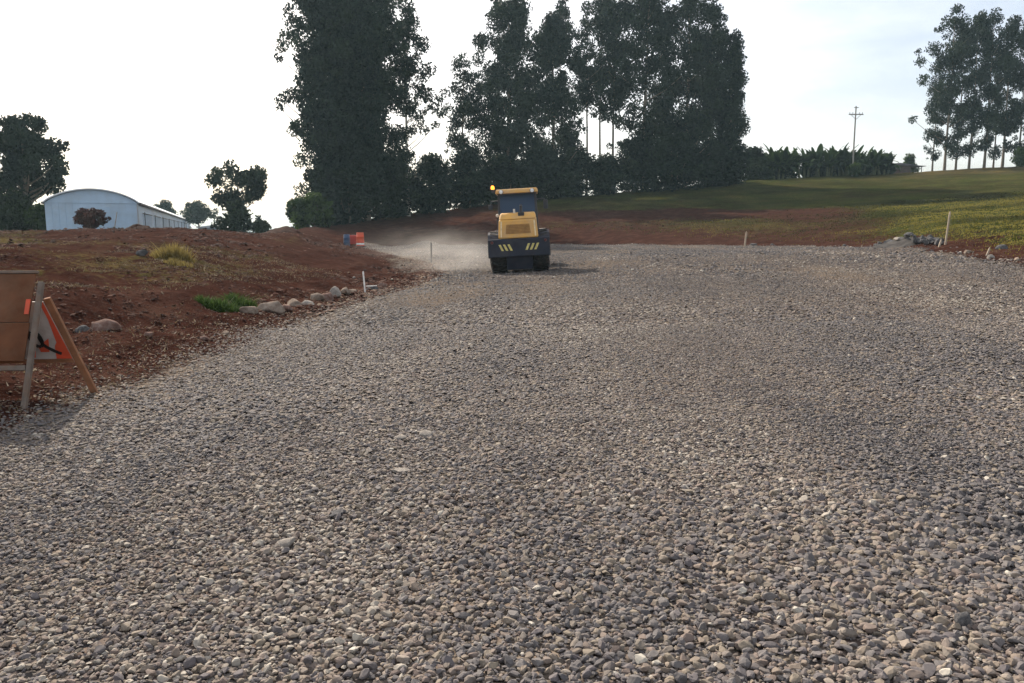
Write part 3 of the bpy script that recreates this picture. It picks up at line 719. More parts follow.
bush(905, 143, 155, 8, 'pale green bush rising behind the low dark shed on the skyline', 51, LEAF_GREEN, None, 30, 110, .35, .2, cr=.8)
bush(1018, 128, 146, 12, 'yellowish green bush at the right border under the slender trees', 52, LEAF_GREEN, None, 34, 100, .4, .2, cr=.9)
bush(752, 126, 149, 16, 'dark bushy tree at the left end of the banana row', 53, LEAF_BUSH, None, 70, 120, .4, .22, cr=1.0)
bush(757, 124, 160, 14, 'low dark bush below the left end of the banana row', 55, LEAF_BUSH, None, 40, 110, .4, .22, cr=.9)
bush(851, 122, 164, 7, 'small yellow-green bush at the foot of the utility pole', 56, LEAF_GREEN, None, 20, 90, .3, .18, cr=.6)

# banana plants
def banana(seed, px, Y, ytop, label, group):
    r = np.random.default_rng(seed); p, H = tall(px, Y, ytop)
    t = thing('banana_plant', label, 'banana plant', p, 0, group)
    mb = MB(); oxs = (-.9, .1, .9)
    for ox in oxs: mb.tube([(ox * .7, 0, -.2), (ox * .9, .1, H * .2), (ox, .1, H * .4)], [.2, .17, .11], 8)
    mb.build('stem', PSTEM, t, smooth=True)
    V = []; Q = []; Tn = []
    for j in range(54):
        a = r.uniform(0, 6.28); up = r.random() < .6
        ln = H * r.uniform(.45, .68); w = r.uniform(.5, .85); el = r.uniform(.95, 1.5) if up else r.uniform(.1, .9); z0 = H * r.uniform(.26, .42); ox = r.choice(oxs)
        d = np.array([math.cos(a), math.sin(a), 0]); sdv = np.array([-math.sin(a), math.cos(a), 0]); n0 = len(V)
        pos = np.array([ox, 0.1, z0]); e = el; st = 7
        for i in range(st + 1):
            f = i / st; ww = w * math.sin(math.pi * min(f * .92 + .06, 1)) ** .6 * .5 * (0.25 if i == 0 else 1)
            V += [pos + sdv * ww + np.array([0, 0, .08]), pos.copy(), pos - sdv * ww + np.array([0, 0, .08])]
            pos = pos + (d * math.cos(e) + np.array([0, 0, math.sin(e)])) * ln / st; e -= r.uniform(.06, .16) if up else r.uniform(.12, .26)
        tn = r.random()
        for i in range(st):
            b = n0 + i * 3
            for q in ((b, b + 1, b + 4, b + 3), (b + 1, b + 2, b + 5, b + 4)): Q.append(q); Tn.append(min(1, max(0, tn + r.normal() * .1)))
    V = np.array(V); V[:, 2] *= H / V[:, 2].max()
    link('leaves', np_mesh('leaves', V, np.array(Q).ravel(), 4, Tn), LEAF_BAN, t)
    return t
bg = 'banana plants in a row on the skyline'
bl = 'banana plant in the dense row on the skyline left of the utility pole'
bs = [banana(1, 776, 126, 142, 'tallest banana plant, near the left end of the skyline row', bg), banana(2, 801, 127, 146, 'banana plant on the right side of the bright gap in the row', bg), banana(3, 880, 127, 149, 'banana plant at the right end of the row, leaves fanning right', bg)]
def bh(o): return max(v.co.z for v in [c for c in o.children if c.name.startswith('leaves')][0].data.vertices)
for i, (px, Y, yt, lb) in enumerate(((766, 127, 147, 'banana plant left of the tallest one in the row'), (787, 127, 147, 'banana plant on the left side of the bright gap in the row'), (814, 127, 145, 'banana plant two places right of the bright gap'), (826, 126, 145, 'banana plant three places right of the bright gap'), (837, 127, 143, 'banana plant just left of the utility pole'), (845, 126, 146, 'banana plant directly behind the utility pole'), (857, 127, 147, 'banana plant just right of the utility pole'), (869, 127, 148, 'banana plant second from the right end of the row'))):
    p, H = tall(px, Y, yt); s = bs[i % 3]; dup(s, p, random.uniform(0, 6), lb, H / bh(s))

hb = bush(812, 129, 164, 16, 'low dark shrub under the banana row, just right of the bright gap', 57, LEAF_BUSH, 'low shrubs under the banana row', 60, 110, .4, .22, cr=.8)
for px, Y, yt, lb in ((830, 129, 162, 'low dark shrub under the middle of the banana row'), (846, 129, 161, 'low dark shrub under the banana row behind the pole foot'), (862, 129, 161, 'low dark shrub under the banana row right of the pole'), (876, 129, 160, 'low dark shrub under the right end of the banana row'), (772, 129, 160, 'low dark shrub under the tallest banana plant')):
    p, H = tall(px, Y, yt); q_ = H / hgt(hb); dup(hb, p, random.uniform(0, 6), lb, (q_ * 1.3, q_ * 1.3, q_))
# grass tufts
def tuft(px, Y, w, h, n, label, mat, seed, name='grass_tuft', wd=.012, lean=.5, cat='grass tuft', oy=.6):
    r = np.random.default_rng(seed); p = place(px, Y)
    t = []
    ang = r.uniform(0, 6.28, n); rad = np.sqrt(r.random(n)) * w / 2
    x = np.cos(ang) * rad; y = np.sin(ang) * rad * oy
    z = terrain(x + p.x, y + Y) - p.z - .03
    hh = h * r.uniform(.35, 1.1, n) * (1 - .6 * (rad / (w / 2)) ** 2)
    v, l, tn = blades(x, y, z, hh, np.full(n, wd) * r.uniform(.7, 1.5, n), r, lean)
    o = link(name, np_mesh(name, v, l, 3, tn), mat); o.location = p
    return tag(o, label, cat)
tuft(173, 20.5, .95, .52, 1500, 'tall yellow dry grass tuft on the left terrace', LEAF_DRY, 1, wd=.022)
tuft(160, 20.9, .6, .35, 600, 'smaller yellow grass tuft left of the tall one', LEAF_DRY, 2, wd=.022)
tuft(177, 18.0, .7, .18, 600, 'low greenish yellow grass tuft below the tall yellow tuft', LEAF_DRY, 3, wd=.02)
tuft(216, 13.1, .75, .24, 1800, 'low fresh green weed patch at the foot of the bank', LEAF_WEED, 4, 'weed_patch', .02, .9, 'weed patch')
tuft(238, 14.0, .5, .26, 1200, 'smaller fresh green weed patch right beside the larger one', LEAF_WEED, 5, 'weed_patch', .02, .9, 'weed patch')
# ------------------------------------------------------------------ white hall
WALLW = simple('hall_sheeting', (.40, .53, .66), .5, 0, .10, .9, (.30, .30, .29, .4), .3, .05)
ROOFW = simple('hall_roof', (.70, .74, .78), .45, 0, .08, .8, None, .4, .05)
DARKTRIM = simple('dark_trim', (.07, .07, .075), .6)
OPENING = simple('opening_curtain', (.35, .45, .54), .7)
GREYMETAL = simple('grey_metal', (.33, .34, .35), .5, .3)
def hall():
    a = at(49.5, 228, 60); b = at(143.5, 228, 60)
    zb = T((a.x + b.x) / 2, 60) - .4
    xm = -31.05; W = 6.2
    zl = at(50, 200, 60).z - zb; zr = at(143, 206, 60).z - zb; za = at(98, 189.5, 60).z - zb
    ze = (zl + zr) / 2
    t = thing('white_hall', 'long white arched-roof hall on the rise behind the left soil bank', 'building', (xm, 60, zb), R(20.0))
    Ln = 122; prof = []
    n = 22
    for i in range(n + 1):
        f = -1 + 2 * i / n; prof.append((f * W / 2, ze + (za - ze) * (1 - f * f) ** .85 if abs(f) < 1 else ze))
    m = MB(); m.prism([(-W / 2, 0), (W / 2, 0)] + [(x, z - .02) for x, z in prof[::-1]], Ln, 0); m.build('wall', WALLW, t)
    # roof shell
    m = MB(); o = .12
    pr = [(x * 1.025, z) for x, z in prof]; up = [(x * 1.03, z + .09) for x, z in prof]
    m.prism(pr + up[::-1], Ln + .5, -.2); rf = m.build('roof', ROOFW, t, smooth=True)
    m = MB(); m.box((W / 2 * 1.03 + .05, Ln / 2, ze - .02), (.10, Ln + .4, .16)); m.box((-W / 2 * 1.03 - .05, Ln / 2, ze - .02), (.10, Ln + .4, .16)); m.build('gutter', DARKTRIM, rf)
    # openings band down the side wall, with a rail over it
    for k in range(10):
        f = MB(); y0 = 5 + k * 11.6
        f.box((W / 2 + .012, y0 + 3, ze * .52), (.02, 9.2, ze * .36)); wn = f.build('window', OPENING, t)
        f = MB(); f.box((W / 2 + .04, y0 + 3, ze * .74), (.05, 9.6, .06)); f.box((W / 2 + .04, y0 - .2, ze * .45), (.06, .08, ze * .66)); f.build('frame', DARKTRIM, wn)
    # ribs standing proud on the gable, door seam
    f = MB(); f.box((0, -.02, ze + .02), (W * .985, .03, .05)); f.build('sill_rail', WALLW, t)
    f = MB(); f.box((W * .02, -.015, ze * .45), (W * .34, .022, ze * .86)); d = f.build('door', simple('hall_door', (.36, .49, .62), .5, 0, .05, .5), t, bevel=.01)
    f = MB(); f.tube([(W * .02 - .1, -.035, ze * .45), (W * .02 - .1, -.035, ze * .45 + .25)], .02, 6); f.build('handle', DARKTRIM, d)
    for k in range(1, 14):
        x_ = -W / 2 + W * k / 14
        if abs(x_ - W * .02) < W * .18: continue
        f = MB(); f.box((x_, -.012, ze * .5), (.035, .024, ze - .02)); f.build('wall_seam', WALLW, t)
    f = MB(); f.box((W / 2 - .06, -.012, ze * .5), (.1, .02, ze)); f.build('corner_trim', GREYMETAL, t)
hall()
# stick leaning before the hall, and a spoil mound
WOOD_GREY = simple('weathered_wood', (.30, .28, .25), .85, 0, .35, 8)
WOOD_PALE = simple('pale_wood', (.36, .29, .22), .8, 0, .2, 8)
WOOD_WHITE = simple('white_painted_wood', (.78, .76, .72), .6, 0, .12, 10)
p = place(113, 55); m = MB(); a, b = at(113.5, 229, 55), at(117, 212, 55); m.tube([a - p - Vector((0, 0, .3)), b - p], [.04, .03], 7)
o = m.build('wooden_post', WOOD_GREY, None, smooth=True); o.location = p; tag(o, 'thin leaning wooden post before the gable of the white hall', 'post')
def mound(px, Y, w, h, label, mat, seed):
    r = np.random.default_rng(seed); p = place(px, Y); g = np.linspace(-1, 1, 25); A, Bq = np.meshgrid(g, g); d = np.hypot(A, Bq)
    z = np.maximum(1 - d, -.15) ; z = np.where(z > 0, z ** .8, z) * h + fbm(A * 4 + seed, Bq * 4, seed, 4) * h * .5 - .05
    x_, y_ = A.ravel() * w / 2, Bq.ravel() * w / 2
    zz = terrain(x_ + p.x, y_ + Y) - p.z + np.where(d.ravel() > .98, -.05, z.ravel() + .02)
    v = np.stack([x_, y_, zz], 1); i = (np.arange(24)[:, None] * 25 + np.arange(24)).ravel(); q = np.stack([i, i + 1, i + 26, i + 25], 1)
    q = q[d.ravel()[q].min(1) < 1.0]; u_, inv_ = np.unique(q, return_inverse=True); v = v[u_]; q = inv_.reshape(-1, 4)
    me = np_mesh('soil_mound', v, q.ravel(), 4, None, True); o = link('soil_mound', me, mat); o.location = p
    return tag(o, label, 'soil mound')
M_SOIL = m_rock('red_spoil', (.018, .008, .006), (.036, .016, .012), (.065, .034, .025))
mound(137, 47, 1.5, .38, 'small red soil mound in front of the right corner of the hall', M_SOIL, 3)
mound(908, 33.2, 3.0, .36, 'grey gravel mound under the rubble stones at the right road edge', m_rock('grey_spoil', (.035, .033, .033), (.06, .056, .054), (.10, .092, .086)), 5)
mound(283, 58, 3.0, .5, 'low dark soil mound on the skyline left of the bright green bush', M_SOIL, 8)

# far pale shed behind the hall
def shed(px0, px1, Y, ybase, yeave, ytop, label, wallm, roofm, depth, name='farm_shed', over=.4, open_right=False):
    a, b = at(px0, ybase, Y), at(px1, ybase, Y); xm = (a.x + b.x) / 2; W = b.x - a.x; zb = T(xm, Y) - .3
    he = at(px0, yeave, Y).z - zb; ht = at(px0, ytop, Y).z - zb
    t = thing(name, label, 'building', (xm, Y, zb)); m = MB()
    m.box((0, depth / 2, he / 2), (W, depth, he)); w = m.build('wall', wallm, t)
    m = MB(); x = W / 2 + over
    m.prism([(-x, he + .003), (x, he + .003), (x, he + .1), (0.1 * W, ht), (-x, he + .16)], depth + 2 * over, -over); m.build('roof', roofm, t)
    m = MB(); m.box((-W * .2, -.02, he * .45), (W * .12, .04, he * .7)); m.build('door', DARKTRIM, t)
    if open_right:
        m = MB(); m.prism([(W / 2 + over + .01, he - .02), (W / 2 + 2.6, he - .12), (W / 2 + 2.6, he - .05), (W / 2 + over + .01, he + .07)], depth * .7, 0); m.build('canopy', roofm, t)
        for yy in (.1, depth * .6):
            m = MB(); m.box((W / 2 + 1.9, yy, he / 2 - .05), (.1, .1, he - .1)); m.build('post', DARKTRIM, t)
    else:
        m = MB(); m.box((W * .22, -.015, he * .6), (W * .16, .03, he * .32)); m.build('window', OPENING, t)
    return t
shed(199, 222, 150, 232, 228, 225, 'low pale blue farm shed far behind the end of the white hall', WALLW, ROOFW, 8)
BROWNW = simple('brown_wall', (.10, .07, .06), .85, 0, .3, 2)
DKROOF = simple('dark_roof', (.11, .10, .11), .7, 0, .2, 2)
shed(882, 910, 134, 173, 165.5, 163, 'low dark shed with an open canopy on the skyline between banana row and slender trees', BROWNW, DKROOF, 6, open_right=True)

# ------------------------------------------------------------------ utility pole
p = place(849, 124); H = at(851, 106, 124).z - p.z
t = thing('utility_pole', 'thin utility pole with crossarm above the banana row', 'utility pole', p)
m = MB(); m.tube([(0, 0, -.5), (0, 0, H * .5), (0, 0, H)], [.13, .115, .09], 10); m.build('pole', WOOD_GREY, t, smooth=True)
m = MB(); m.box((0, -.16, H - 1.25), (2.2, .12, .16)); m.bar((-.75, -.16, H - 1.3), (0, -.16, H - 2.0), .06, .06); m.bar((.75, -.16, H - 1.3), (0, -.16, H - 2.0), .06, .06); arm = m.build('crossarm', WOOD_GREY, t)
for x in (-.95, -.5, .5, .95):
    m = MB(); m.lathe([(0, .03), (.08, .07), (.14, .05), (.2, .07), (.26, .03)], 'z', (x, -.16, H - 1.17), 8); m.build('insulator', GREYMETAL, arm, smooth=True)
m = MB(); m.box((0, -.14, H - .25), (.7, .1, .1)); m.build('top_bracket', WOOD_GREY, t)

# ------------------------------------------------------------------ marker stakes
def stake(px, ybot, ytop, Y, w, mat, label, lean=0, cross=None):
    x = at(px, HOR, Y).x; p = Vector((x, Y, T(x, Y))); h = (ybot - ytop) / F * Y
    m = MB(); top = Vector((lean * h, 0, h))
    m.bar((0, 0, -.15), top - Vector((0, 0, w)), w, w * .6, (0, 1, 0)); m.hexa([top + Vector(q) * w for q in ((-.5, -.3, -1), (.5, -.3, -1), (.5, .3, -1), (-.5, .3, -1), (-.15, -.1, 0), (.15, -.1, 0), (.15, .1, 0), (-.15, .1, 0))])
    t = thing('marker_stake', label, 'stake', p); m.build('post', mat, t)
    if cross:
        m = MB(); m.bar((w * .5, -w * .5, cross[0] * h), (cross[1], -.12, cross[0] * h + .02), w * .6, w * .8, (0, 1, 0)); m.build('crosspiece', mat, t)
    return t
stake(364, 294, 273, 19.8, .035, WOOD_WHITE, 'white stake with a low crosspiece among the rocks left of the road', -.09, (.28, .30))
stake(431, 270, 250, 37, .06, DARKTRIM, 'short dark stick at the left road bend before the dust')
stake(745, 251, 236, 49, .09, WOOD_PALE, 'short pale stake at the far right road edge', .1)
stake(946, 257, 224, 28.2, .055, WOOD_PALE, 'tall bare wooden stake beside the rubble heap', .08)
stake(939, 257, 249, 28.0, .06, WOOD_PALE, 'short leaning stake left of the tall bare stake', .35)
stake(987, 266, 258, 23.4, .045, WOOD_PALE, 'tiny leaning peg at the road edge at the far right', .5)

# ------------------------------------------------------------------ orange and blue site things at the bend
ORANGE = simple('orange_plastic', (.62, .085, .03), .6, 0, .15, 3, (.22, .13, .09, .6))
RED = simple('red_plastic', (.36, .05, .038), .6, 0, .2, 3, (.18, .11, .08, .6))
BLUE = simple('blue_plastic', (.035, .07, .14), .45, 0, .15, 3, (.25, .18, .12, .4))
BLACK = simple('black_rubber', (.02, .019, .019), .75, 0, .3, 8, (.085, .066, .054, .7), .2)
WHITEP = simple('white_reflective', (.75, .74, .72), .5)
def drum(px, Y, d, h, mat, label, bands, name):
    p = place(px, Y); t = thing(name, label, 'barrel', p)
    rr = d / 2; m = MB(); m.lathe([(-.05, rr), (.03, rr), (.06, rr * .96), (h * .3, rr * .95), (h * .32, rr), (h * .36, rr), (h * .38, rr * .95), (h * .64, rr * .93), (h * .66, rr * .98), (h * .7, rr * .98), (h * .72, rr * .92), (h * .97, rr * .88), (h, rr * .82)], 'z', n=28); m.build('body', mat, t, smooth=True)
    if bands:
        for f in (.2,):
            m = MB(); m.lathe([(h * f - .06, rr * .965), (h * f + .06, rr * .965)], 'z', n=28); m.build('band', WHITEP, t, smooth=True)
        m = MB(); m.box((0, 0, .02), (d * 1.25, d * 1.25, .07)); m.build('base', BLACK, t, bevel=.02)
    else:
        m = MB(); m.lathe([(h - .001, rr * .3), (h + .025, rr * .3), (h + .025, rr * .2)], 'z', (0, 0, 0), 16); m.build('lid', BLACK, t, smooth=True)
    return t
drum(346.5, 60, .50, .9, BLUE, 'blue plastic barrel left of the orange barrier at the road bend', False, 'plastic_barrel')
drum(360, 60, .60, 1.05, ORANGE, 'bright orange traffic drum right of the orange barrier at the road bend', True, 'traffic_drum')
p = place(353, 61); t = thing('road_barrier', 'low faded orange plastic barrier between blue barrel and orange drum', 'barrier', p, R(8))
m = MB(); m.prism([(-.62, 0), (-.28, 0), (-.26, .1), (.26, .1), (.28, 0), (.62, 0), (.58, .35), (.55, .72), (.5, .78), (-.5, .78), (-.55, .72), (-.58, .35)], .36, -.18); b = m.build('body', RED, t, bevel=.03)
m = MB(); m.lathe([(.78, .06), (.83, .06)], 'z', n=12); m.build('cap', BLACK, t)

# ------------------------------------------------------------------ wooden A-frame board seen from behind
PLY = simple('brown_plywood', (.125, .055, .030), .9, 0, .45, 3.5, (.17, .105, .07, .75), .05, .4)
LEGGREY = simple('grey_painted_wood', (.14, .112, .092), .8, 0, .3, 12, (.17, .09, .05, .7))
LEGORANGE = simple('orange_brown_wood', (.24, .105, .05), .85, 0, .3, 10, (.22, .13, .08, .6))
SIGNWHITE = simple('dirty_white_sign', (.45, .42, .40), .7, 0, .2, 6, (.22, .15, .11, .6))
SIGNRED = simple('orange_red_sign', (.58, .07, .028), .6, 0, .15, 8, (.35, .16, .08, .35))
SIGNBLACK = simple('sign_black', (.02, .02, .02), .6)
nf = at(23, 411, 6.35); ff = at(96.5, 393, 7.12)
nf.z = T(nf.x, nf.y); ff.z = T(ff.x, ff.y)
ap_n = at(41.5, 282, 6.72); ap_f = at(47, 298, 6.80)
base = Vector((nf.x, (nf.y + ff.y) / 2, (nf.z + ff.z) / 2))
t = thing('sandwich_board', 'worn wooden A-frame road sign seen from behind at the left road edge', 'sign', base)
U = Vector((-1, -.10, 0)).normalized(); WD = 1.28       # direction along the boards
L_ = lambda q: Vector(q) - base
def gl(a): q = Vector(a); return q
# legs
m = MB(); m.bar(L_(nf) - Vector((0, 0, .04)), L_(ap_n), .043, .034, (0, 1, .2)); m.build('leg', LEGGREY, t, bevel=.004)
m = MB(); m.bar(L_(ff) - Vector((0, 0, .04)), L_(ap_f), .055, .034, (0, 1, -.2)); m.build('leg', LEGORANGE, t, bevel=.004)
nf2 = nf + U * WD; nf2.z = T(nf2.x, nf2.y); ff2 = ff + U * WD * 1.0; ff2.z = T(ff2.x, ff2.y); an2 = ap_n + U * WD; af2 = ap_f + U * WD
m = MB(); m.bar(L_(nf2) - Vector((0, 0, .04)), L_(an2), .052, .034, (0, 1, .2)); m.build('leg', LEGGREY, t, bevel=.004)
m = MB(); m.bar(L_(ff2) - Vector((0, 0, .04)), L_(af2), .055, .034, (0, 1, -.2)); m.build('leg', LEGORANGE, t, bevel=.004)
def panel_frame(a, b, f0, f1, inset0, inset1, n_off):
    """corner points of a board between leg a (foot, apex) and its twin shifted along U"""
    foot, top = Vector(a), Vector(b); d = top - foot
    return [L_(foot + d * f0 + U * inset0) + n_off, L_(foot + d * f0 + U * (WD - inset1)) + n_off, L_(foot + d * f1 + U * (WD - inset1)) + n_off, L_(foot + d * f1 + U * inset0) + n_off]
def slab(pts, nrm, th):
    m = MB(); m.hexa(list(pts) + [q + nrm * th for q in pts]); return m
dn = (ap_n - nf).normalized(); nn = dn.cross(U); nn = nn if nn.y > 0 else -nn; nn.normalize()
df = (ap_f - ff).normalized(); nfv = df.cross(U); nfv = nfv if nfv.y < 0 else -nfv; nfv.normalize()     # faces the near board
# near board: bare brown back towards us, between its legs, two sheets with a seam
pf = panel_frame(nf, ap_n, .37, .672, .05, .05, nn * .004); slab(pf, nn, .014).build('back_panel', PLY, t, bevel=.002)
pf = panel_frame(nf, ap_n, .678, 1.07, .06, .05, nn * .004); slab(pf, nn, .014).build('back_panel', PLY, t, bevel=.002)
pf = panel_frame(nf, ap_n, 1.072, 1.095, .04, .03, -nn * .004); slab(pf, nn, .03).build('top_rail', LEGGREY, t, bevel=.003)
pf = panel_frame(nf, ap_n, .295, .335, .03, .03, nn * .002); slab(pf, nn, .022).build('cross_rail', LEGGREY, t, bevel=.003)
# orange flecks of overpaint on the near board edge
pf = panel_frame(nf, ap_n, .74, .86, .065, WD - .10, -nn * .004); slab(pf, nn, .006).build('paint_patch', SIGNRED, t)
# far board, printed face towards us between the legs
PF = lambda f0, f1, i0, i1, k: [q + nfv * k for q in panel_frame(ff, ap_f, f0, f1, i0, i1, Vector((0, 0, 0)))]
slab(PF(.345, .97, .04, .04, .006), nfv, .012).build('sign_panel', SIGNWHITE, t)
slab(PF(.345, .385, .04, .04, .021), nfv, .004).build('sign_border', LEGORANGE, t)
foot, top = ff, ap_f; dF = top - foot
def sp(f, i, k): return L_(foot + dF * f + U * i) + nfv * k
def patch(pts, name, mat, k=.0215, th=.003):
    n = len(pts); m = MB(); V = [sp(f, i, k) for f, i in pts] + [sp(f, i, k + th) for f, i in pts]
    m.add(V, [tuple(range(n))[::-1], tuple(range(n, 2 * n))] + [(i, (i + 1) % n, (i + 1) % n + n, i + n) for i in range(n)]); return m.build(name, mat, t)
patch([(.388, .04), (.388, .17), (.52, .13), (.56, .10), (.80, .07), (.95, .07), (.97, .04)], 'sign_border', SIGNRED)
patch([(.46, .20), (.60, .15), (.52, .27), (.46, .27)], 'sign_mark', SIGNRED)
patch([(.40, .34), (.47, .31), (.47, .37), (.42, .40)], 'sign_mark', SIGNRED)
curve = []
for i in range(26):
    a = i / 25
    if a < .5: w = a / .5 * math.pi * 1.7; curve.append((.60 + .085 * math.cos(w + .4), .255 + .045 * math.sin(w + .4)))
    else: b_ = (a - .5) / .5; curve.append((.56 - .13 * b_ ** .6 + .01 * b_, (.225 - .12 * b_)))
m = MB()
for i in range(len(curve) - 1):
    p0, p1 = sp(*curve[i], .0245), sp(*curve[i + 1], .0245); m.bar(p0, p1, .028, .004, nfv)
m.build('sign_mark', SIGNBLACK, t)

# ------------------------------------------------------------------ roller
YEL = simple('roller_yellow', (.62, .33, .07), .45, 0, .1, 2.5, (.42, .32, .22, .6), .4, .05)
YELD = simple('grille_brown', (.30, .155, .045), .6, 0, .2, 6)
NAVY = simple('roller_dark_blue', (.019, .022, .035), .55, 0, .25, 3, (.06, .047, .042, .5), .2)
FRAMEC = simple('cab_frame', (.035, .037, .045), .5, 0, .2, 3, (.12, .1, .09, .4))
STEEL = simple('drum_steel', (.26, .24, .23), .45, .6, .25, 5, (.24, .18, .14, .6))
HAZY = simple('hazard_yellow', (.62, .52, .16), .6, 0, .25, 14, (.2, .15, .1, .5))
SEAT = simple('seat_vinyl', (.03, .03, .032), .6)
PALEP = simple('pale_pipe', (.55, .52, .47), .5)
def m_glass():
    m, nt, *_ = new_mat('cab_glass')
    p = finish(nt, (.05, .08, .12), .08, spec=.6, Transmission_Weight=.4, IOR=1.02); p.inputs['Base Color'].default_value = (.10, .15, .24, 1); return m
GLASS = m_glass()
def m_emit(name, col, s, base):
    m, nt, *_ = new_mat(name); p = finish(nt, base, .3); p.inputs['Emission Color'].default_value = (*col, 1); p.inputs['Emission Strength'].default_value = s; return m
AMBER = m_emit('amber_lamp', (1, .30, .02), 2.6, (.7, .22, .02))
LENS = simple('lamp_lens', (.8, .8, .78), .15, 0, .03, 5)
def roller():
    p = place(520.5, 28.2); 
    # the road falls to the left here: measure it under the wheels
    zl, zr = T(p.x - .85, p.y), T(p.x + .85, p.y); tilt = math.atan2(zr - zl, 1.7)
    t = thing('road_roller', 'yellow and dark blue road roller seen from behind with lit amber beacon', 'road roller', (p.x, p.y, (zl + zr) / 2 + .02))
    t.rotation_euler = (0, -tilt, R(-1.5))
    # tyres
    for s in (-1, 1):
        m = MB(); w = .62; r0 = .72; cx = s * .74
        m.lathe([(cx - w / 2, .40), (cx - w / 2, .58), (cx - w / 2 + .05, .68), (cx - w / 2 + .12, r0), (cx + w / 2 - .12, r0), (cx + w / 2 - .05, .68), (cx + w / 2, .58), (cx + w / 2, .40)], 'x', (0, .75, r0), 36)
        for k in range(20):
            a = 2 * math.pi * k / 20
            for h in (-1, 1):
                aa = a + (.08 if h > 0 else -.08)
                M = Matrix.Rotation(aa, 3, 'X') @ Matrix.Rotation(h * .5, 3, 'Z'); c = Vector((cx + h * w * .22, .75, r0)) + Matrix.Rotation(aa, 3, 'X') @ Vector((0, 0, r0 + .015))
                m.box(c, (w * .46, .07, .05), M)
        ty = m.build('tyre', BLACK, t, smooth=True)
        m = MB(); m.lathe([(cx - .2, .40), (cx - .05, .36), (cx - .05, .1), (cx + .05, .1), (cx + .05, .36), (cx + .2, .40)], 'x', (0, .75, r0), 24); m.build('rim', YEL, ty, smooth=True)
    m = MB(); m.tube([(-.5, .75, .72), (.5, .75, .72)], .13, 12); m.box((0, .75, .72), (.42, .42, .40)); m.build('axle', NAVY, t, bevel=.02)
    m = MB(); m.hexa([(-.46, .05, .10), (.46, .05, .10), (.46, 1.9, .2), (-.46, 1.9, .2), (-.46, -.05, .60), (.46, -.05, .60), (.46, 1.9, .8), (-.46, 1.9, .8)]); m.build('belly_pan', NAVY, t, bevel=.02)
    # dark rear frame with bumper
    m = MB(); m.hexa([(-1.06, -.18, .56), (1.06, -.18, .56), (1.06, .02, .56), (-1.06, .02, .56), (-1.08, -.12, 1.19), (1.08, -.12, 1.19), (1.08, .02, 1.19), (-1.08, .02, 1.19)]); bp = m.build('rear_bumper', NAVY, t, bevel=.03)
    for s in (-1, 1):
        for k in range(3):
            x0 = s * (.32 + k * .155) + (0 if s > 0 else -.0); sl = -s * .10
            m = MB(); x0 -= 0
            zc = (.78, 1.0); f = lambda z: -.18 + (z - .56) / .63 * .06 - .003
            v = [(x0 + sl, f(zc[0]) - .004, zc[0]), (x0 + sl + .08, f(zc[0]) - .004, zc[0]), (x0 + .08, f(zc[1]) - .004, zc[1]), (x0, f(zc[1]) - .004, zc[1])]
            if s < 0: v = [(a - .08, b, c) for a, b, c in v]
            m.hexa([(a, b, c) for a, b, c in v] + [(a, b + .006, c) for a, b, c in v]); m.build('hazard_stripe', HAZY, bp)
        m = MB(); m.lathe([(-.16, .02), (-.162, .045), (-.15, .05), (-.11, .05)], 'y', (s * .93, -.02, 1.08), 14); m.build('tail_light', simple('tail_red', (.09, .015, .012), .3), bp, smooth=True)
        # fender
        m = MB(); pts = []
        for k in range(9):
            a = R(-10 + k * 23); pts.append((.75 - .82 * math.cos(a), .72 + .8 * math.sin(a) * .92))
        n = len(pts); V = [(s * .70, y, z) for y, z in pts] + [(s * 1.09, y, z) for y, z in pts] + [(s * 1.09, y, z - .045) for y, z in pts] + [(s * .70, y, z - .045) for y, z in pts]
        Fc = []
        for k in range(n - 1):
            for q in range(4): Fc.append((q * n + k, q * n + k + 1, ((q + 1) % 4) * n + k + 1, ((q + 1) % 4) * n + k))
        Fc += [(0, n, 2 * n, 3 * n), (n - 1, 2 * n - 1, 3 * n - 1, 4 * n - 1)]
        m.add(V, Fc); m.build('fender', NAVY, t)
        m = MB(); m.box((s * .53, 1.2, .98), (.12, 2.3, .34)); m.build('side_frame', NAVY, t, bevel=.02)
    # hood with grille
    hb, hm, ht = .70, .66, .61
    m = MB(); m.hexa([(-hb, -.06, 1.195), (hb, -.06, 1.195), (hb, 1.25, 1.195), (-hb, 1.25, 1.195), (-hm, .06, 1.85), (hm, .06, 1.85), (hm, 1.25, 1.95), (-hm, 1.25, 1.95)])
    m.hexa([(-hm, .06, 1.853), (hm, .06, 1.853), (hm, 1.25, 1.953), (-hm, 1.25, 1.953), (-ht, .26, 2.07), (ht, .26, 2.07), (ht, 1.25, 2.12), (-ht, 1.25, 2.12)])
    hd = m.build('hood', YEL, t, bevel=.05)
    fy = lambda z: -.06 + (z - 1.195) / .655 * .12
    m = MB(); V = [(-.44, fy(1.36) - .012, 1.36), (.44, fy(1.36) - .012, 1.36), (.40, fy(1.68) - .012, 1.68), (-.40, fy(1.68) - .012, 1.68)]
    m.hexa(V + [(a, b + .02, c) for a, b, c in V]); gr = m.build('grille', YELD, hd)
    m = MB()
    for k in range(6):
        z = 1.39 + k * .052; m.box((0, fy(z) - .022, z), (.84 - k * .012, .02, .018))
    m.build('slat', simple('grille_slat', (.42, .23, .07), .6), gr)
    for s in (-1, 1):
        m = MB(); m.bar((s * .60, fy(1.25) - .012, 1.25), (s * .575, fy(1.8) - .012, 1.8), .05, .02, (0, 1, 0)); m.build('hood_trim', simple('pale_yellow', (.74, .58, .33), .4), hd)
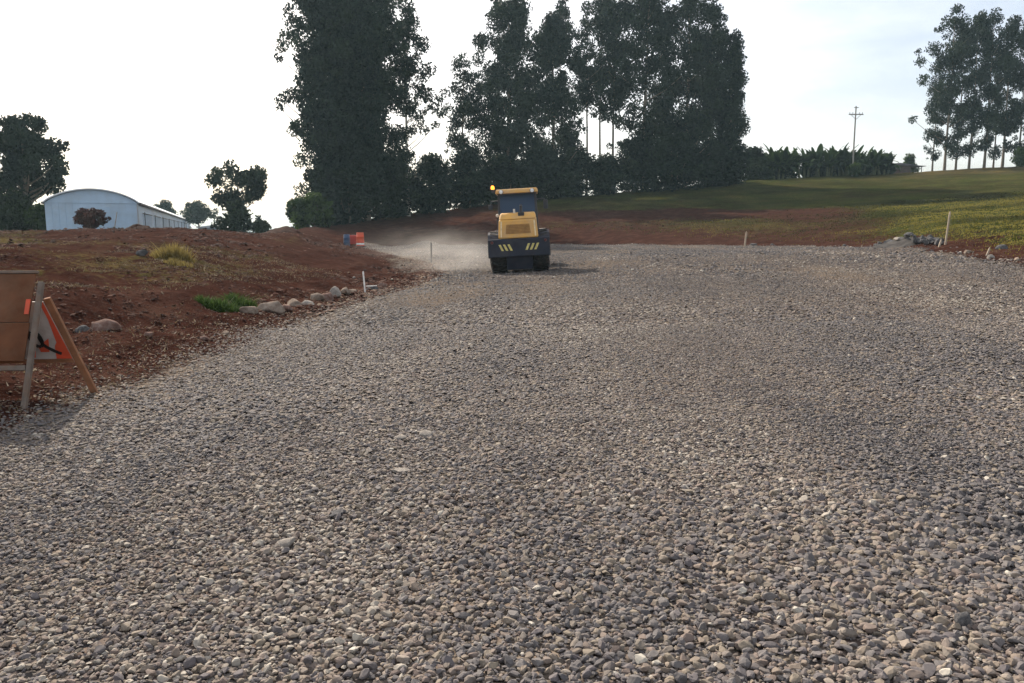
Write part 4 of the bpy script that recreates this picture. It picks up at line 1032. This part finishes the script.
    m = MB(); m.tube([(.13, .45, 2.0), (.13, .45, 2.28)], .05, 12); m.tube([(.13, .45, 2.28), (.13, .38, 2.34)], .05, 12); m.build('exhaust', FRAMEC, t, smooth=True)
    m = MB(); m.box((.13, .22, 1.99), (.22, .12, .2)); m.build('latch_box', SEAT, hd, bevel=.02)
    m = MB(); m.tube([(-.11, .4, 2.02), (-.11, .4, 2.22)], .04, 10); m.build('filler_pipe', PALEP, t, smooth=True)
    # cab
    y0, y1 = 1.28, 2.75; cw = .66
    m = MB(); m.box((0, (y0 + y1) / 2, 1.2), (1.5, y1 - y0, .12)); m.build('cab_floor', NAVY, t, bevel=.02)
    for s in (-1, 1):
        for yy in (y0, y1):
            m = MB(); m.bar((s * .70, yy, 1.26), (s * cw, yy + (.04 if yy == y0 else -.12), 2.80), .08, .08, (0, 1, 0)); m.build('cab_post', FRAMEC, t, bevel=.015)
        m = MB(); m.hexa([(s * .715, y0 + .06, 1.3), (s * .727, y0 + .06, 1.3), (s * .727, y1 - .1, 1.3), (s * .715, y1 - .1, 1.3), (s * .665, y0 + .08, 2.76), (s * .677, y0 + .08, 2.76), (s * .677, y1 - .2, 2.76), (s * .665, y1 - .2, 2.76)]); sg = m.build('side_window', GLASS, t)
        m = MB(); m.bar((s * .70, y0, 1.95), (s * .69, y1 - .05, 1.95), .05, .05); m.build('frame', FRAMEC, sg)
    m = MB(); m.hexa([(-.64, y0 + .01, 1.98), (.64, y0 + .01, 1.98), (.64, y0 + .025, 1.98), (-.64, y0 + .025, 1.98), (-.62, y0 + .03, 2.77), (.62, y0 + .03, 2.77), (.62, y0 + .045, 2.77), (-.62, y0 + .045, 2.77)]); m.build('rear_window', GLASS, t)
    m = MB(); m.box((0, y0, 1.62), (1.32, .05, .7)); m.build('rear_panel', NAVY, t, bevel=.01)
    m = MB(); m.hexa([(-.64, y1 - .02, 1.28), (.64, y1 - .02, 1.28), (.64, y1 - .005, 1.28), (-.64, y1 - .005, 1.28), (-.62, y1 - .13, 2.77), (.62, y1 - .13, 2.77), (.62, y1 - .115, 2.77), (-.62, y1 - .115, 2.77)]); m.build('windscreen', GLASS, t)
    m = MB(); m.hexa([(-.78, y0 - .22, 2.80), (.78, y0 - .22, 2.80), (.78, y1 + .15, 2.80), (-.78, y1 + .15, 2.80), (-.74, y0 - .16, 2.96), (.74, y0 - .16, 2.96), (.74, y1 + .08, 2.98), (-.74, y1 + .08, 2.98)])
    rf = m.build('roof', YEL, t, bevel=.04)
    m = MB(); m.box((0, y0 - .1, 2.782), (1.4, .14, .034)); m.build('roof_liner', FRAMEC, rf)
    for s in (-1, 1):
        m = MB(); m.lathe([(-.10, .075), (-.03, .085), (.06, .05)], 'y', (s * .56, y0 - .17, 2.86), 16); wl = m.build('work_light', FRAMEC, rf, smooth=True)
        m = MB(); m.lathe([(-.108, .05), (-.1005, .066)], 'y', (s * .56, y0 - .17, 2.86), 16); m.build('lens', LENS, wl)
        # mirror on an arm
        m = MB(); m.tube([(s * .72, y1 - .1, 2.62), (s * 1.02, y1 + .02, 2.62), (s * 1.04, y1 + .02, 2.40)], .016, 8); mr = m.build('mirror_arm', FRAMEC, t)
        hh = .34 if s > 0 else .18
        m = MB(); m.box((s * 1.05, y1 + .02, 2.40), (.17, .06, hh)); m.build('mirror', FRAMEC, mr, bevel=.02)
    m = MB(); m.lathe([(-.03, .04), (.05, .04)], 'z', (-.86, y0 - .05, 2.93), 12); m.bar((-.74, y0 - .05, 2.89), (-.9, y0 - .05, 2.89), .04, .04); bc = m.build('beacon', FRAMEC, t)
    m = MB(); m.lathe([(.05, .06), (.10, .065), (.15, .055), (.185, .025)], 'z', (-.86, y0 - .05, 2.935), 18); m.build('lamp', AMBER, bc, smooth=True)
    m = MB(); m.lathe([(-.06, .05), (-.02, .06), (.05, .03)], 'y', (-.74, y0 - .12, 2.03), 14); hl_ = m.build('side_lamp', PALEP, t, smooth=True)
    m = MB(); m.bar((-.72, .9, 1.2), (-.76, 1.3, 2.0), .035, .035); m.build('grab_rail', FRAMEC, t)
    # seat and steering inside
    m = MB(); m.box((0, 2.0, 1.62), (.5, .5, .14)); m.box((0, 1.74, 2.0), (.48, .13, .68), Matrix.Rotation(-.12, 3, 'X')); m.box((0, 2.0, 1.4), (.3, .3, .3)); m.build('seat', SEAT, t, bevel=.03)
    m = MB(); m.tube([(0, 2.6, 1.3), (0, 2.45, 1.95)], .04, 8); rp = [(0 + .19 * math.cos(a * math.pi / 8), 2.43 + .17 * math.sin(a * math.pi / 8), 1.98 + .06 * math.sin(a * math.pi / 8)) for a in range(17)]; m.tube(rp, .016, 6); m.build('steering_wheel', SEAT, t, smooth=True)
    # articulation, drum yoke and drum in front
    m = MB(); m.box((0, 2.9, .75), (.5, .7, .5)); m.build('articulation_joint', NAVY, t, bevel=.03)
    yd = 4.35; m = MB()
    m.box((0, 3.35, .85), (2.2, .22, .45)); m.box((0, 5.3, .85), (2.2, .2, .42))
    for s in (-1, 1): m.box((s * 1.1, yd, .85), (.12, 2.0, .42))
    m.build('drum_frame', YEL, t, bevel=.02)
    m = MB(); m.lathe([(-1.02, .68), (-1.02, .75), (1.02, .75), (1.02, .68)], 'x', (0, yd, .75), 48); m.build('drum', STEEL, t, smooth=True)
roller()

# dust thrown up beside the roller
def volume_mat(name, col, dens, aniso, fall=False):
    m, nt, nodes, links = new_mat(name); o = nodes.new('ShaderNodeOutputMaterial'); v = nodes.new('ShaderNodeVolumePrincipled')
    v.inputs['Color'].default_value = (*col, 1); v.inputs['Density'].default_value = dens; v.inputs['Anisotropy'].default_value = aniso
    if fall:
        c = coords(nt, 'Object'); ln = nodes.new('ShaderNodeVectorMath'); ln.operation = 'LENGTH'; links.new(c, ln.inputs[0])
        f = math_n(nt, 'SUBTRACT', 1.0, ln.outputs['Value'], True); f = math_n(nt, 'POWER', f, 1.3)
        n = noise(nt, c, 2.3, 4, .6); n = math_n(nt, 'MULTIPLY', math_n(nt, 'SUBTRACT', n, .3, True), 3)
        links.new(math_n(nt, 'MULTIPLY', math_n(nt, 'MULTIPLY', f, n), dens), v.inputs['Density'])
    links.new(v.outputs[0], o.inputs['Volume']); return m
VD, FD = ico(3)
for i, (px, py, Yd, sx, sy, sz, dn_) in enumerate(((462, 262, 31.5, 3.0, 3.0, 1.5, .16), (428, 250, 44, 4.5, 6, 1.5, .05))):
    me = np_mesh('dust_cloud', VD, FD.ravel(), 3, None, True)
    o = link('dust_cloud', me, volume_mat('dust', (.95, .91, .86), dn_, .45, True)); o.location = at(px, py, Yd); o.scale = (sx, sy, sz)
    tag(o, 'pale dust drifting beside the roller' if i == 0 else 'thin pale dust hanging over the road bend', None, None, 'stuff')

# ------------------------------------------------------------------ haze, sky, sun
SUN_AZ, SUN_EL = R(-29), R(35)     # bearing from the view direction (negative = left), elevation
zmin = float(zf.min())
m = MB(); m.hexa([(-1700, -80, zmin - 1), (1700, -80, zmin - 1), (1700, 2750, zmin - 1), (-1700, 2750, zmin - 1), (-1700, -80, 48), (1700, -80, 48), (1700, 2750, 48), (-1700, 2750, 48)])
hz = m.build('haze', volume_mat('haze_air', (.62, .88, 1.0), .00027, .25)); tag(hz, 'faint pale air haze over the whole site', None, None, 'stuff')

w = bpy.data.worlds.new('World'); scene.world = w; w.use_nodes = True
nt = w.node_tree; nt.nodes.clear()
sky = nt.nodes.new('ShaderNodeTexSky'); sky.sky_type = 'NISHITA'; sky.sun_disc = False
sky.sun_elevation = SUN_EL; sky.sun_rotation = SUN_AZ; sky.dust_density = 7.0; sky.air_density = 1.0; sky.ozone_density = 1.2; sky.altitude = 900
bgn = nt.nodes.new('ShaderNodeBackground'); bgn.inputs['Strength'].default_value = .105
ow = nt.nodes.new('ShaderNodeOutputWorld')
tc = nt.nodes.new('ShaderNodeTexCoord'); mp = nt.nodes.new('ShaderNodeMapping'); mp.inputs['Scale'].default_value = (1, 1, 3.5); mp.inputs['Location'].default_value = (.3, .2, .1)
nt.links.new(tc.outputs['Generated'], mp.inputs[0])
cl = ramp(nt, noise(nt, mp.outputs[0], 1.9, 6, .6), [(.34, (.13,) * 3), (.62, (.58,) * 3)])
skc = mixc(nt, cl, sky.outputs[0], (10.0, 9.9, 9.7)); nt.links.new(skc, bgn.inputs[0]); nt.links.new(bgn.outputs[0], ow.inputs[0])
sl_ = bpy.data.lights.new('sun', 'SUN'); sl_.energy = 5.0; sl_.angle = R(.6); sl_.color = (1, .89, .75)
so = bpy.data.objects.new('sun', sl_); C.objects.link(so)
d = Vector((math.sin(SUN_AZ) * math.cos(SUN_EL), math.cos(SUN_AZ) * math.cos(SUN_EL), math.sin(SUN_EL)))
so.rotation_euler = d.to_track_quat('Z', 'Y').to_euler(); so.location = (-40, 40, 45)

vs = scene.view_settings; vs.view_transform = 'Standard'; vs.look = 'None'; vs.exposure = .68; vs.gamma = 1; vs.use_curve_mapping = False
scene.render.engine = 'CYCLES'
cy = scene.cycles
cy.max_bounces = 5; cy.diffuse_bounces = 2; cy.glossy_bounces = 2; cy.transmission_bounces = 4; cy.volume_bounces = 0; cy.transparent_max_bounces = 6
cy.use_denoising = True
try: cy.denoiser = 'OPENIMAGEDENOISE'
except Exception: pass
cy.volume_max_steps = 64
cy.use_adaptive_sampling = True; cy.adaptive_threshold = .015
cy.caustics_reflective = False; cy.caustics_refractive = False; cy.sample_clamp_indirect = 4
